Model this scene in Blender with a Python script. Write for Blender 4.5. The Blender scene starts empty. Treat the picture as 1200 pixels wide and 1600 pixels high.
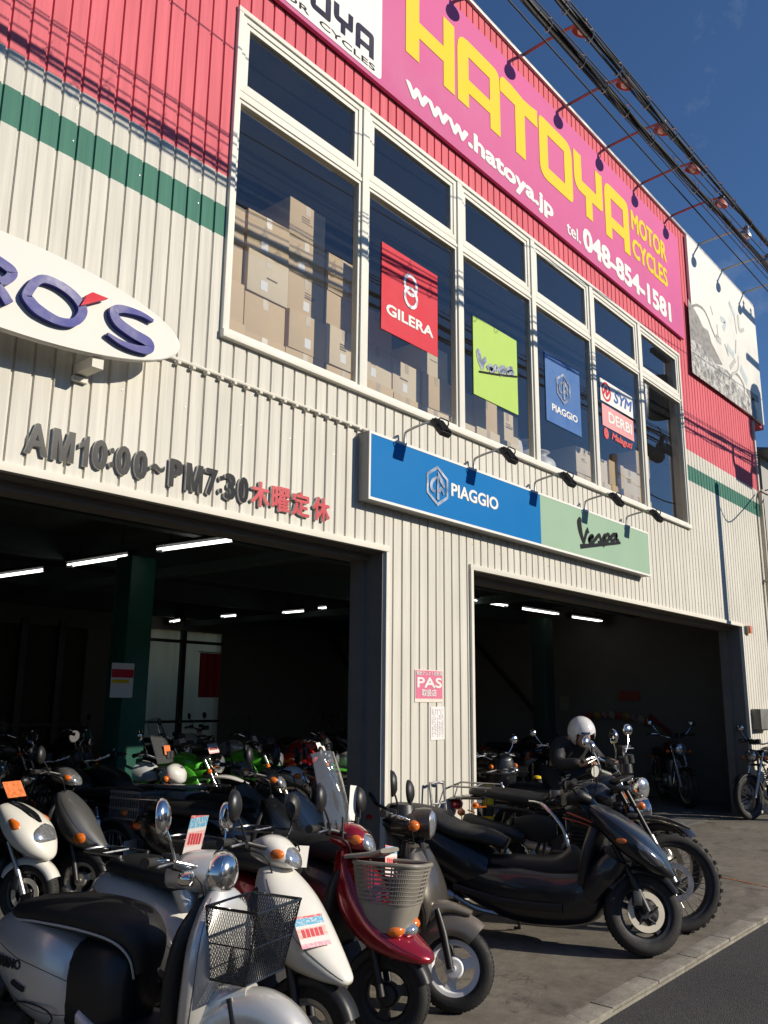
import bpy, bmesh, math, random
from mathutils import Vector, Matrix
random.seed(7)
R_ = math.radians
SC = bpy.context.scene
COL = SC.collection

# ------------------------------------------------------------------ camera
CAM_YAW, CAM_PITCH, CAM_ROLL, CAM_F = 0.86561134, 0.21760482, 0.0098158, 1328.36
CAM_D, CAM_H = 4.33, 1.6            # the facade is the plane y = 0, x runs along it to the right
def cam_axes():
    y, p, r = CAM_YAW, CAM_PITCH, CAM_ROLL
    f = Vector((math.sin(y)*math.cos(p), math.cos(y)*math.cos(p), math.sin(p)))
    rt = f.cross(Vector((0, 0, 1))).normalized(); up = rt.cross(f)
    return rt*math.cos(r)+up*math.sin(r), -rt*math.sin(r)+up*math.cos(r), f
RT, UP, FW = cam_axes()
cam = bpy.data.cameras.new('camera'); cam_o = bpy.data.objects.new('camera', cam); COL.objects.link(cam_o)
cam.sensor_fit = 'VERTICAL'; cam.sensor_height = 36; cam.lens = 36*CAM_F/1600
cam.clip_start = .05; cam.clip_end = 3000
m = Matrix((RT, UP, -FW)).transposed().to_4x4(); m.translation = (0, -CAM_D, CAM_H); cam_o.matrix_world = m
SC.camera = cam_o
def px_ray(u, v): return RT*(u-600) - UP*(v-800) + FW*CAM_F
def px_wall(u, v, y=0.0):           # photo pixel -> point on the vertical plane y = const
    d = px_ray(u, v); t = (y+CAM_D)/d.y; return Vector((0, -CAM_D, CAM_H)) + d*t
def px_ground(u, v, z=0.0):
    d = px_ray(u, v); t = (z-CAM_H)/d.z; return Vector((0, -CAM_D, CAM_H)) + d*t

# ------------------------------------------------------------------ world, sun, exposure
SUN_EL, SUN_AZ = R_(25), R_(27)     # azimuth measured from the facade normal (-y) towards +x
w = bpy.data.worlds.new('World'); SC.world = w; w.use_nodes = True
nt = w.node_tree; bg = nt.nodes['Background']
sky = nt.nodes.new('ShaderNodeTexSky'); sky.sky_type = 'NISHITA'; sky.sun_disc = False
sky.sun_elevation = SUN_EL; sky.sun_rotation = math.pi-SUN_AZ; sky.air_density = 1.0; sky.dust_density = .05; sky.ozone_density = 7.5; sky.altitude = 300
tc = nt.nodes.new('ShaderNodeTexCoord'); mp = nt.nodes.new('ShaderNodeMapping'); mp.inputs['Scale'].default_value = (1.2, 3.0, 4.0)
mp.inputs['Location'].default_value = (.1, .75, .5)
nz = nt.nodes.new('ShaderNodeTexNoise'); nz.inputs['Scale'].default_value = 1.6; nz.inputs['Detail'].default_value = 8; nz.inputs['Roughness'].default_value = .62
cr = nt.nodes.new('ShaderNodeValToRGB'); cr.color_ramp.elements[0].position = .62; cr.color_ramp.elements[1].position = .95
cr.color_ramp.elements[1].color = (.55, .55, .55, 1)
mx = nt.nodes.new('ShaderNodeMixRGB'); mx.inputs[2].default_value = (5.5, 5.8, 6.2, 1)
L = nt.links.new
L(tc.outputs['Generated'], mp.inputs['Vector']); L(mp.outputs['Vector'], nz.inputs['Vector']); L(nz.outputs['Fac'], cr.inputs['Fac'])
L(cr.outputs['Color'], mx.inputs['Fac']); L(sky.outputs['Color'], mx.inputs[1]); L(mx.outputs['Color'], bg.inputs['Color'])
bg.inputs['Strength'].default_value = .098
sun = bpy.data.lights.new('sun', 'SUN'); sun.energy = 4.8; sun.angle = R_(.5); sun.color = (1, .91, .77)
sun_o = bpy.data.objects.new('sun', sun); COL.objects.link(sun_o)
SD = Vector((math.sin(SUN_AZ)*math.cos(SUN_EL), -math.cos(SUN_AZ)*math.cos(SUN_EL), math.sin(SUN_EL)))
sun_o.rotation_euler = SD.to_track_quat('Z', 'Y').to_euler(); sun_o.location = SD*40
SC.view_settings.view_transform = 'Standard'; SC.view_settings.look = 'None'; SC.view_settings.exposure = .08; SC.view_settings.gamma = 1
SC.view_settings.use_curve_mapping = False
SC.cycles.max_bounces = 6; SC.cycles.caustics_reflective = False; SC.cycles.caustics_refractive = False

# ------------------------------------------------------------------ materials
MATS = {}
def mat(name, col, rough=.5, metal=0.0, coat=0.0, var=.12, nscale=6.0, bump=0.0, bscale=40.0, emit=0.0, spec=.5, rvar=.15, flake=0.0):
    if name in MATS: return MATS[name]
    m = bpy.data.materials.new(name); m.use_nodes = True; t = m.node_tree; b = t.nodes['Principled BSDF']
    b.inputs['Base Color'].default_value = (*col, 1); b.inputs['Roughness'].default_value = rough; b.inputs['Metallic'].default_value = metal
    b.inputs['Coat Weight'].default_value = coat; b.inputs['Coat Roughness'].default_value = .04; b.inputs['Specular IOR Level'].default_value = spec
    if emit: b.inputs['Emission Color'].default_value = (*col, 1); b.inputs['Emission Strength'].default_value = emit
    g = t.nodes.new('ShaderNodeNewGeometry')
    if var or rvar:
        n = t.nodes.new('ShaderNodeTexNoise'); n.inputs['Scale'].default_value = nscale; n.inputs['Detail'].default_value = 6; n.inputs['Roughness'].default_value = .65
        t.links.new(g.outputs['Position'], n.inputs['Vector'])
        if var:
            mr = t.nodes.new('ShaderNodeMapRange'); mr.inputs[1].default_value = .25; mr.inputs[2].default_value = .75; mr.inputs[3].default_value = 1-var; mr.inputs[4].default_value = 1+var*.6
            mu = t.nodes.new('ShaderNodeVectorMath'); mu.operation = 'SCALE'; mu.inputs[0].default_value = col
            t.links.new(n.outputs['Fac'], mr.inputs[0]); t.links.new(mr.outputs[0], mu.inputs['Scale']); t.links.new(mu.outputs[0], b.inputs['Base Color'])
        if rvar:
            m2 = t.nodes.new('ShaderNodeMapRange'); m2.inputs[1].default_value = .3; m2.inputs[2].default_value = .7; m2.inputs[3].default_value = max(0, rough-rvar*rough); m2.inputs[4].default_value = min(1, rough+rvar)
            t.links.new(n.outputs['Fac'], m2.inputs[0]); t.links.new(m2.outputs[0], b.inputs['Roughness'])
    if bump:
        n = t.nodes.new('ShaderNodeTexNoise'); n.inputs['Scale'].default_value = bscale; n.inputs['Detail'].default_value = 5
        t.links.new(g.outputs['Position'], n.inputs['Vector'])
        bp = t.nodes.new('ShaderNodeBump'); bp.inputs['Strength'].default_value = bump; bp.inputs['Distance'].default_value = .01
        t.links.new(n.outputs['Fac'], bp.inputs['Height']); t.links.new(bp.outputs['Normal'], b.inputs['Normal'])
    MATS[name] = m; return m
def glass_mat(name, tint=(1, 1, 1), refl=1.0, rough=0.0, ior=1.5, dens=0.0, dens_col=(.5, .5, .5)):
    if name in MATS: return MATS[name]
    m = bpy.data.materials.new(name); m.use_nodes = True; t = m.node_tree; t.nodes.clear()
    o = t.nodes.new('ShaderNodeOutputMaterial'); tr = t.nodes.new('ShaderNodeBsdfTransparent'); tr.inputs['Color'].default_value = (*tint, 1)
    gl = t.nodes.new('ShaderNodeBsdfGlossy'); gl.inputs['Roughness'].default_value = rough; gl.inputs['Color'].default_value = (refl, refl, refl, 1)
    fr = t.nodes.new('ShaderNodeLayerWeight'); fr.inputs['Blend'].default_value = .5; f0 = ((ior-1)/(ior+1))**2
    pw = t.nodes.new('ShaderNodeMath'); pw.operation = 'POWER'; pw.inputs[1].default_value = 5; t.links.new(fr.outputs['Facing'], pw.inputs[0])
    ma = t.nodes.new('ShaderNodeMath'); ma.operation = 'MULTIPLY_ADD'; ma.inputs[1].default_value = 1-f0; ma.inputs[2].default_value = f0; t.links.new(pw.outputs[0], ma.inputs[0])
    mxs = t.nodes.new('ShaderNodeMixShader'); t.links.new(ma.outputs[0], mxs.inputs[0])
    src = tr
    if dens:
        df = t.nodes.new('ShaderNodeBsdfDiffuse'); df.inputs['Color'].default_value = (*dens_col, 1)
        m2 = t.nodes.new('ShaderNodeMixShader'); m2.inputs[0].default_value = dens
        t.links.new(tr.outputs[0], m2.inputs[1]); t.links.new(df.outputs[0], m2.inputs[2]); src = m2
    t.links.new(src.outputs[0], mxs.inputs[1]); t.links.new(gl.outputs[0], mxs.inputs[2]); t.links.new(mxs.outputs[0], o.inputs[0])
    MATS[name] = m; return m

BLACK = mat('black_plastic', (.014, .014, .015), .42, var=.2, bump=.04, bscale=300)
BLACKG = mat('black_gloss', (.008, .009, .011), .2, coat=.6, var=.1)
RUBBER = mat('rubber', (.022, .021, .020), .75, var=.25, nscale=25, bump=.25, bscale=120)
VINYL = mat('seat_vinyl', (.012, .012, .012), .5, var=.2, bump=.12, bscale=220)
CHROME = mat('chrome', (.75, .75, .74), .09, metal=1, var=.04)
STEEL = mat('steel', (.42, .41, .40), .32, metal=1, var=.15, nscale=20)
DARKMET = mat('dark_metal', (.06, .06, .062), .42, metal=.8, var=.3, nscale=20)
ALU = mat('cast_aluminium', (.55, .53, .48), .38, metal=.85, var=.12, nscale=20)
GOLDRIM = mat('pale_alloy_rim', (.62, .56, .44), .34, metal=.8, var=.1)
ORANGE = mat('amber_lens', (.75, .17, .015), .12, coat=.8, var=.1, nscale=60)
REDLENS = mat('red_lens', (.45, .012, .012), .12, coat=.8, var=.1, nscale=60)
LENS = mat('headlight_lens', (.62, .64, .66), .06, metal=.75, coat=1, var=.35, nscale=45)
MIRROR = mat('mirror_glass', (.8, .82, .84), .02, metal=1, var=0, rvar=0)
CLEAR = glass_mat('clear_acrylic', (.9, .92, .93), .9, .03, 1.45, .07, (.5, .5, .52))

# ------------------------------------------------------------------ geometry helpers
CUR = None                          # optional matrix applied to new part meshes (steered front ends)
def tag(o, label=None, cat=None, group=None, kind=None):
    if label: o['label'] = label
    if cat: o['category'] = cat
    if group: o['group'] = group
    if kind: o['kind'] = kind
    return o
def mk(name, verts, faces, mt, parent=None, smooth=True, ang=40, xf=True):
    if CUR is not None and xf: verts = [CUR @ Vector(v) for v in verts]
    me = bpy.data.meshes.new(name); me.from_pydata([tuple(v) for v in verts], [], faces)
    if smooth:
        me.polygons.foreach_set('use_smooth', [True]*len(me.polygons)); me.set_sharp_from_angle(angle=R_(ang))
    for q in (mt if isinstance(mt, (list, tuple)) else [mt]): me.materials.append(q)
    me.update()
    o = bpy.data.objects.new(name, me); COL.objects.link(o)
    if parent: o.parent = parent
    return o
def empty(name, loc=(0, 0, 0), rz=0):
    o = bpy.data.objects.new(name, None); COL.objects.link(o); o.location = loc; o.rotation_euler = (0, 0, rz); o.empty_display_size = .1
    return o
class MB:
    def __init__(s): s.v = []; s.f = []
    def add(s, v, f):
        k = len(s.v); s.v += [Vector(q) for q in v]; s.f += [tuple(i+k for i in q) for q in f]; return s
    def box(s, x0, x1, y0, y1, z0, z1, b=0.0):
        if b <= 0:
            return s.add([(x0, y0, z0), (x1, y0, z0), (x1, y1, z0), (x0, y1, z0), (x0, y0, z1), (x1, y0, z1), (x1, y1, z1), (x0, y1, z1)],
                         [(0, 3, 2, 1), (4, 5, 6, 7), (0, 1, 5, 4), (1, 2, 6, 5), (2, 3, 7, 6), (3, 0, 4, 7)])
        bm = bmesh.new(); bmesh.ops.create_cube(bm, size=1)
        for q in bm.verts: q.co = Vector(((x0+x1)/2+q.co.x*(x1-x0), (y0+y1)/2+q.co.y*(y1-y0), (z0+z1)/2+q.co.z*(z1-z0)))
        bmesh.ops.bevel(bm, geom=list(bm.edges), offset=b, segments=2, affect='EDGES', profile=.6)
        bm.verts.index_update(); s.add([q.co.copy() for q in bm.verts], [[q.index for q in fc.verts] for fc in bm.faces]); bm.free(); return s
    def tube(s, pts, r, n=8, k=0, closed=False, cap=True):
        P = [Vector(p) for p in pts]; Rr = list(r) if isinstance(r, (list, tuple)) else [r]*len(P)
        if k:
            Q, RR = [], []
            for i in range(len(P)-1):
                a, b, c, d = P[max(i-1, 0)], P[i], P[i+1], P[min(i+2, len(P)-1)]
                for j in range(k):
                    t = j/k; Q.append(.5*((2*b)+(c-a)*t+(2*a-5*b+4*c-d)*t*t+(3*b-a-3*c+d)*t**3)); RR.append(Rr[i]*(1-t)+Rr[i+1]*t)
            Q.append(P[-1]); RR.append(Rr[-1]); P, Rr = Q, RR
        N = len(P); V = []; up = None
        for i in range(N):
            if closed: d = P[(i+1) % N]-P[i-1]
            else: d = P[min(i+1, N-1)]-P[max(i-1, 0)]
            if d.length < 1e-9: d = Vector((0, 0, 1))
            d.normalize()
            if up is None:
                up = Vector((0, 0, 1)) if abs(d.z) < .9 else Vector((0, 1, 0))
            a = d.cross(up)
            if a.length < 1e-4: a = d.cross(Vector((1, 0, 0)))
            a.normalize(); up = a.cross(d).normalized()
            for j in range(n):
                th = 2*math.pi*j/n; V.append(P[i]+(a*math.cos(th)+up*math.sin(th))*Rr[i])
        F = []
        for i in range(N if closed else N-1):
            for j in range(n):
                F.append((i*n+j, i*n+(j+1) % n, ((i+1) % N)*n+(j+1) % n, ((i+1) % N)*n+j))
        if not closed and cap: F += [tuple(range(n))[::-1], tuple((N-1)*n+j for j in range(n))]
        return s.add(V, F)
    def lathe(s, prof, c=(0, 0, 0), axis='y', n=32, arc=None, loop=False):   # prof: (radius, offset along the axis)
        V = []; a0, a1 = arc if arc else (0, 2*math.pi); full = arc is None
        m = n if full else n+1
        for i in range(m):
            th = a0+(a1-a0)*i/n; co, si = math.cos(th), math.sin(th)
            for r, h in prof:
                if axis == 'y': V.append((c[0]+r*co, c[1]+h, c[2]+r*si))
                elif axis == 'x': V.append((c[0]+h, c[1]+r*co, c[2]+r*si))
                else: V.append((c[0]+r*co, c[1]+r*si, c[2]+h))
        k = len(prof); F = []
        for i in range(n):
            for j in range(k if loop else k-1):
                a, b = i*k+j, i*k+(j+1) % k; c2, d = ((i+1) % m)*k+(j+1) % k, ((i+1) % m)*k+j
                F.append((a, b, c2, d) if axis == 'y' else (a, d, c2, b))
        return s.add(V, F)
    def loft(s, secs, n=18, k=4, cap=True):
        # section: (x, z, half width, half height, tilt deg, exponent, taper, y)
        S = [list(q)+[0, 2.4, 0, 0][len(q)-4:] for q in secs]; O = []
        for i in range(len(S)-1):
            a, b, c, d = S[max(i-1, 0)], S[i], S[i+1], S[min(i+2, len(S)-1)]
            for j in range(k):
                t = j/k; O.append([.5*((2*q)+(r-p)*t+(2*p-5*q+4*r-u)*t*t+(3*q-p-3*r+u)*t**3) for p, q, r, u in zip(a, b, c, d)])
        O.append(S[-1]); V = []
        for x, z, hw, hh, tl, e, tp, yy in O:
            ct, st = math.cos(R_(tl)), math.sin(R_(tl)); hw = max(hw, .001); hh = max(hh, .001)
            for j in range(n):
                th = 2*math.pi*(j+.5)/n; c, q = math.cos(th), math.sin(th)
                u = hw*math.copysign(abs(c)**(2/e), c); vv = hh*math.copysign(abs(q)**(2/e), q); u *= 1+tp*(vv/hh)
                V.append((x-vv*st, u+yy, z+vv*ct))
        F = []
        for i in range(len(O)-1):
            for j in range(n): F.append((i*n+j, i*n+(j+1) % n, (i+1)*n+(j+1) % n, (i+1)*n+j))
        if cap: F += [tuple(range(n))[::-1], tuple((len(O)-1)*n+j for j in range(n))]
        return s.add(V, F)
    @staticmethod
    def surf_line(secs, th, k=4, g=1.006, i0=0.0, i1=1.0):      # a line along a loft's skin at angle th
        S = [list(q)+[0, 2.4, 0, 0][len(q)-4:] for q in secs]; O = []
        for i in range(len(S)-1):
            a, b, c, d = S[max(i-1, 0)], S[i], S[i+1], S[min(i+2, len(S)-1)]
            for j in range(k):
                t = j/k; O.append([.5*((2*q)+(r-p)*t+(2*p-5*q+4*r-u)*t*t+(3*q-p-3*r+u)*t**3) for p, q, r, u in zip(a, b, c, d)])
        O.append(S[-1]); P = []
        for x, z, hw, hh, tl, e, tp, yy in O[int(len(O)*i0):max(2, int(math.ceil(len(O)*i1)))]:
            ct, st = math.cos(R_(tl)), math.sin(R_(tl)); c, q = math.cos(R_(th)), math.sin(R_(th))
            u = hw*g*math.copysign(abs(c)**(2/e), c); vv = hh*g*math.copysign(abs(q)**(2/e), q); P.append((x-vv*st, u+yy, z+vv*ct))
        return P
    def ball(s, c, rx, ry=None, rz=None, n=14, m=9):
        ry = rx if ry is None else ry; rz = rx if rz is None else rz; V = [(c[0], c[1], c[2]-rz)]
        for i in range(1, m):
            ph = math.pi*i/m-math.pi/2
            for j in range(n): th = 2*math.pi*j/n; V.append((c[0]+rx*math.cos(ph)*math.cos(th), c[1]+ry*math.cos(ph)*math.sin(th), c[2]+rz*math.sin(ph)))
        V.append((c[0], c[1], c[2]+rz)); F = []
        for j in range(n): F.append((0, 1+(j+1) % n, 1+j)); F.append((len(V)-1, 1+(m-2)*n+j, 1+(m-2)*n+(j+1) % n))
        for i in range(m-2):
            for j in range(n): F.append((1+i*n+j, 1+i*n+(j+1) % n, 1+(i+1)*n+(j+1) % n, 1+(i+1)*n+j))
        return s.add(V, F)
    def xf(s, M, start=0):
        for i in range(start, len(s.v)): s.v[i] = M @ s.v[i]
        return s
    def o(s, name, mt, parent=None, smooth=True, ang=40): return mk(name, s.v, s.f, mt, parent, smooth, ang)
def rot_about(p, axis, ang): return Matrix.Translation(p) @ Matrix.Rotation(ang, 4, axis) @ Matrix.Translation(-Vector(p))

# ---- lettering: outlines laid on a vertical plane facing -y (u = x, v = z)
def text_verts(s, bold=0.0, ext=.0, shear=0.0):
    cu = bpy.data.curves.new('tmp', 'FONT'); cu.body = s; cu.offset = bold; cu.extrude = .5 if ext else 0; cu.resolution_u = 3; cu.shear = shear; cu.fill_mode = 'BOTH' if ext else 'FRONT'
    ob = bpy.data.objects.new('tmp', cu); COL.objects.link(ob)
    dg = bpy.context.evaluated_depsgraph_get(); me = bpy.data.meshes.new_from_object(ob.evaluated_get(dg))
    V = [v.co.copy() for v in me.vertices]; F = [tuple(p.vertices) for p in me.polygons]
    bpy.data.objects.remove(ob); bpy.data.curves.remove(cu); bpy.data.meshes.remove(me)
    return V, F
def lettering(name, s, x0, x1, z0, z1, y, mt, parent, bold=.02, depth=0.0, shear=0.0):
    wt = bold*1.9; bold = 0
    V, F = text_verts(s, bold, depth, shear)
    a0 = min(v.x for v in V); a1 = max(v.x for v in V); b0 = min(v.y for v in V); b1 = max(v.y for v in V)
    h = z1-z0; WW = []; FF = []
    offs = [(0, 0)]+[(dx*wt*h, dz*wt*h) for dx, dz in ((-1, 0), (1, 0), (0, -.7), (0, .7), (-.7, -.5), (.7, .5), (-.7, .5), (.7, -.5))] if wt else [(0, 0)]
    e = wt*h; x0 += e; x1 -= e; z0 += e*.7; z1 -= e*.7
    for i, (dx, dz) in enumerate(offs):     # heavy weight: the outline stepped sideways a few times, each a hair proud of the last
        k = len(WW); yo = y-i*.00025
        WW += [(x0+dx+(v.x-a0)/(a1-a0)*(x1-x0), yo-(v.z+.5)*depth if depth else yo, z0+dz+(v.y-b0)/(b1-b0)*(z1-z0)) for v in V]; FF += [tuple(q+k for q in f) for f in F]
    return mk(name, WW, FF, mt, parent, smooth=False)
def poly_plate(mb, pts, y, depth=.004):     # polygon in the facade plane, a real thin plate
    n = len(pts); V = [(p[0], y-depth, p[1]) for p in pts]+[(p[0], y, p[1]) for p in pts]
    a = sum(pts[i][0]*pts[(i+1) % n][1]-pts[(i+1) % n][0]*pts[i][1] for i in range(n))
    fr = tuple(range(n)); F = [fr if a > 0 else fr[::-1]]
    F += [(i, i+n, (i+1) % n+n, (i+1) % n) if a > 0 else (i, (i+1) % n, (i+1) % n+n, i+n) for i in range(n)]
    return mb.add(V, F)
def stroke(mb, pts, wd, y, depth=.004, k=4, closed=False):  # flat brush stroke in the facade plane
    P = [Vector((p[0], p[1])) for p in pts]; W = list(wd) if isinstance(wd, (list, tuple)) else [wd]*len(P)
    if k:
        Q, WW = [], []; n = len(P)
        for i in range(n if closed else n-1):
            g = (lambda q: P[q % n]) if closed else (lambda q: P[min(max(q, 0), n-1)])
            a, b, c, d = g(i-1), g(i), g(i+1), g(i+2)
            for j in range(k):
                t = j/k; Q.append(.5*((2*b)+(c-a)*t+(2*a-5*b+4*c-d)*t*t+(3*b-a-3*c+d)*t**3)); WW.append(W[i]*(1-t)+W[(i+1) % n]*t)
        if not closed: Q.append(P[-1]); WW.append(W[-1])
        P, W = Q, WW
    N = len(P); V = []
    for i in range(N):
        d = (P[(i+1) % N]-P[i-1]) if closed else P[min(i+1, N-1)]-P[max(i-1, 0)]
        d.normalize(); nn = Vector((-d.y, d.x))*W[i]*.5
        for q in (P[i]+nn, P[i]-nn): V += [(q.x, y-depth, q.y), (q.x, y, q.y)]
    F = []
    for i in range(N if closed else N-1):
        a, b = i*4, ((i+1) % N)*4
        F += [(a, a+2, b+2, b), (a+1, a, b, b+1), (a+2, a+3, b+3, b+2)]
    return mb.add(V, F)
def pxs(pts, x0=0, y0=0, s=1.0, y=0.0): return [(lambda q: (q.x, q.z))(px_wall(x0+a/s, y0+b/s, y)) for a, b in pts]
def copy_tree(o, parent=None):
    c = o.copy(); COL.objects.link(c)
    if parent: c.parent = parent
    for ch in list(o.children): copy_tree(ch, c)
    return c
# ------------------------------------------------------------------ things built in world coordinates
WORLD = {}
_mk0 = mk
def mk(name, verts, faces, mt, parent=None, smooth=True, ang=40, xf=True):
    o = _mk0(name, verts, faces, mt, parent, smooth, ang, xf)
    if parent is not None and parent.name in WORLD: o.location = -WORLD[parent.name]
    return o
def thing(name, label, cat, loc=(0, 0, 0), group=None):
    o = empty(name, loc); WORLD[o.name] = Vector(loc); tag(o, label, cat, group); return o

def node_mat(name):
    m = bpy.data.materials.new(name); m.use_nodes = True; MATS[name] = m
    return m, m.node_tree, m.node_tree.nodes['Principled BSDF']
# painted siding: colour bands by height, rain streaks and grime
def siding_mat():
    m, t, b = node_mat('painted_siding'); N = t.nodes.new; L = t.links.new
    g = N('ShaderNodeNewGeometry'); sx = N('ShaderNodeSeparateXYZ'); L(g.outputs['Position'], sx.inputs[0])
    dv = N('ShaderNodeMath'); dv.operation = 'DIVIDE'; dv.inputs[1].default_value = 10; L(sx.outputs['Z'], dv.inputs[0])
    r = N('ShaderNodeValToRGB'); r.color_ramp.interpolation = 'CONSTANT'; e = r.color_ramp.elements
    e[0].position = 0; e[0].color = (.665, .64, .565, 1); e[1].position = .470; e[1].color = (.085, .215, .165, 1)
    for p, c in ((.496, (.665, .64, .565, 1)), (.516, (.70, .17, .20, 1))): q = e.new(p); q.color = c
    L(dv.outputs[0], r.inputs[0])
    mp = N('ShaderNodeMapping'); mp.inputs['Scale'].default_value = (9, 1, .35); L(g.outputs['Position'], mp.inputs[0])
    n = N('ShaderNodeTexNoise'); n.inputs['Scale'].default_value = 2.2; n.inputs['Detail'].default_value = 7; n.inputs['Roughness'].default_value = .6; L(mp.outputs[0], n.inputs['Vector'])
    mr = N('ShaderNodeMapRange'); mr.inputs[1].default_value = .3; mr.inputs[2].default_value = .7; mr.inputs[3].default_value = .82; mr.inputs[4].default_value = 1.06; L(n.outputs['Fac'], mr.inputs[0])
    n2 = N('ShaderNodeTexNoise'); n2.inputs['Scale'].default_value = .9; n2.inputs['Detail'].default_value = 4; L(g.outputs['Position'], n2.inputs['Vector'])
    m2 = N('ShaderNodeMapRange'); m2.inputs[1].default_value = .3; m2.inputs[2].default_value = .7; m2.inputs[3].default_value = .93; m2.inputs[4].default_value = 1.05; L(n2.outputs['Fac'], m2.inputs[0])
    mu = N('ShaderNodeMath'); mu.operation = 'MULTIPLY'; L(mr.outputs[0], mu.inputs[0]); L(m2.outputs[0], mu.inputs[1])
    vs = N('ShaderNodeVectorMath'); vs.operation = 'SCALE'; L(r.outputs[0], vs.inputs[0]); L(mu.outputs[0], vs.inputs['Scale'])
    L(vs.outputs[0], b.inputs['Base Color']); b.inputs['Roughness'].default_value = .75; b.inputs['Specular IOR Level'].default_value = .05
    bp = N('ShaderNodeBump'); bp.inputs['Strength'].default_value = .12; bp.inputs['Distance'].default_value = .02
    n3 = N('ShaderNodeTexNoise'); n3.inputs['Scale'].default_value = 5; n3.inputs['Detail'].default_value = 2; L(mp.outputs[0], n3.inputs['Vector'])
    L(n3.outputs['Fac'], bp.inputs['Height']); L(bp.outputs[0], b.inputs['Normal'])
    return m
SIDING = siding_mat()
def concrete_mat(name, c0, c1, sc=1.0):
    m, t, b = node_mat(name); N = t.nodes.new; L = t.links.new
    g = N('ShaderNodeNewGeometry'); n = N('ShaderNodeTexNoise'); n.inputs['Scale'].default_value = 1.3*sc; n.inputs['Detail'].default_value = 9; n.inputs['Roughness'].default_value = .68; L(g.outputs['Position'], n.inputs['Vector'])
    r = N('ShaderNodeValToRGB'); r.color_ramp.elements[0].position = .3; r.color_ramp.elements[0].color = (*c0, 1); r.color_ramp.elements[1].position = .7; r.color_ramp.elements[1].color = (*c1, 1); L(n.outputs['Fac'], r.inputs[0])
    n2 = N('ShaderNodeTexNoise'); n2.inputs['Scale'].default_value = 140; n2.inputs['Detail'].default_value = 4; L(g.outputs['Position'], n2.inputs['Vector'])
    mr = N('ShaderNodeMapRange'); mr.inputs[1].default_value = .3; mr.inputs[2].default_value = .7; mr.inputs[3].default_value = .7; mr.inputs[4].default_value = 1.25; L(n2.outputs['Fac'], mr.inputs[0])
    vs = N('ShaderNodeVectorMath'); vs.operation = 'SCALE'; L(r.outputs[0], vs.inputs[0]); L(mr.outputs[0], vs.inputs['Scale']); 
    n5 = N('ShaderNodeTexNoise'); n5.inputs['Scale'].default_value = 11; n5.inputs['Detail'].default_value = 6; n5.inputs['Roughness'].default_value = .75; L(g.outputs['Position'], n5.inputs['Vector'])
    m5 = N('ShaderNodeMapRange'); m5.inputs[1].default_value = .3; m5.inputs[2].default_value = .7; m5.inputs[3].default_value = .72; m5.inputs[4].default_value = 1.28; L(n5.outputs['Fac'], m5.inputs[0])
    v5 = N('ShaderNodeVectorMath'); v5.operation = 'SCALE'; L(vs.outputs[0], v5.inputs[0]); L(m5.outputs[0], v5.inputs['Scale']); vs = v5
    # hairline cracks
    vc = N('ShaderNodeTexVoronoi'); vc.feature = 'DISTANCE_TO_EDGE'; vc.inputs['Scale'].default_value = .55; nw = N('ShaderNodeTexNoise'); nw.inputs['Scale'].default_value = 2.2; nw.inputs['Detail'].default_value = 5; L(g.outputs['Position'], nw.inputs['Vector'])
    va = N('ShaderNodeVectorMath'); va.operation = 'ADD'; L(g.outputs['Position'], va.inputs[0]); L(nw.outputs['Color'], va.inputs[1]); L(va.outputs[0], vc.inputs['Vector'])
    mc = N('ShaderNodeMapRange'); mc.inputs[1].default_value = .001; mc.inputs[2].default_value = .005; mc.inputs[3].default_value = .55; mc.inputs[4].default_value = 1; L(vc.outputs['Distance'], mc.inputs[0])
    v6 = N('ShaderNodeVectorMath'); v6.operation = 'SCALE'; L(vs.outputs[0], v6.inputs[0]); L(mc.outputs[0], v6.inputs['Scale']); vs = v6
    # oil and tyre stains
    n4 = N('ShaderNodeTexNoise'); n4.inputs['Scale'].default_value = 2.6; n4.inputs['Detail'].default_value = 3; n4.inputs['Distortion'].default_value = .6; L(g.outputs['Position'], n4.inputs['Vector'])
    m4 = N('ShaderNodeMapRange'); m4.inputs[1].default_value = .58; m4.inputs[2].default_value = .72; m4.inputs[3].default_value = 1; m4.inputs[4].default_value = .5; L(n4.outputs['Fac'], m4.inputs[0])
    v2 = N('ShaderNodeVectorMath'); v2.operation = 'SCALE'; L(vs.outputs[0], v2.inputs[0]); L(m4.outputs[0], v2.inputs['Scale']); L(v2.outputs[0], b.inputs['Base Color'])
    b.inputs['Roughness'].default_value = .85
    bp = N('ShaderNodeBump'); bp.inputs['Strength'].default_value = .5; bp.inputs['Distance'].default_value = .004; L(n2.outputs['Fac'], bp.inputs['Height']); L(bp.outputs[0], b.inputs['Normal'])
    return m
CONC = concrete_mat('forecourt_concrete', (.105, .091, .07), (.235, .208, .165))
FLOORM = concrete_mat('shop_floor_concrete', (.11, .105, .095), (.17, .16, .15))
KERBM = concrete_mat('kerb_concrete', (.19, .172, .14), (.32, .295, .245), 3)
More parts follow.
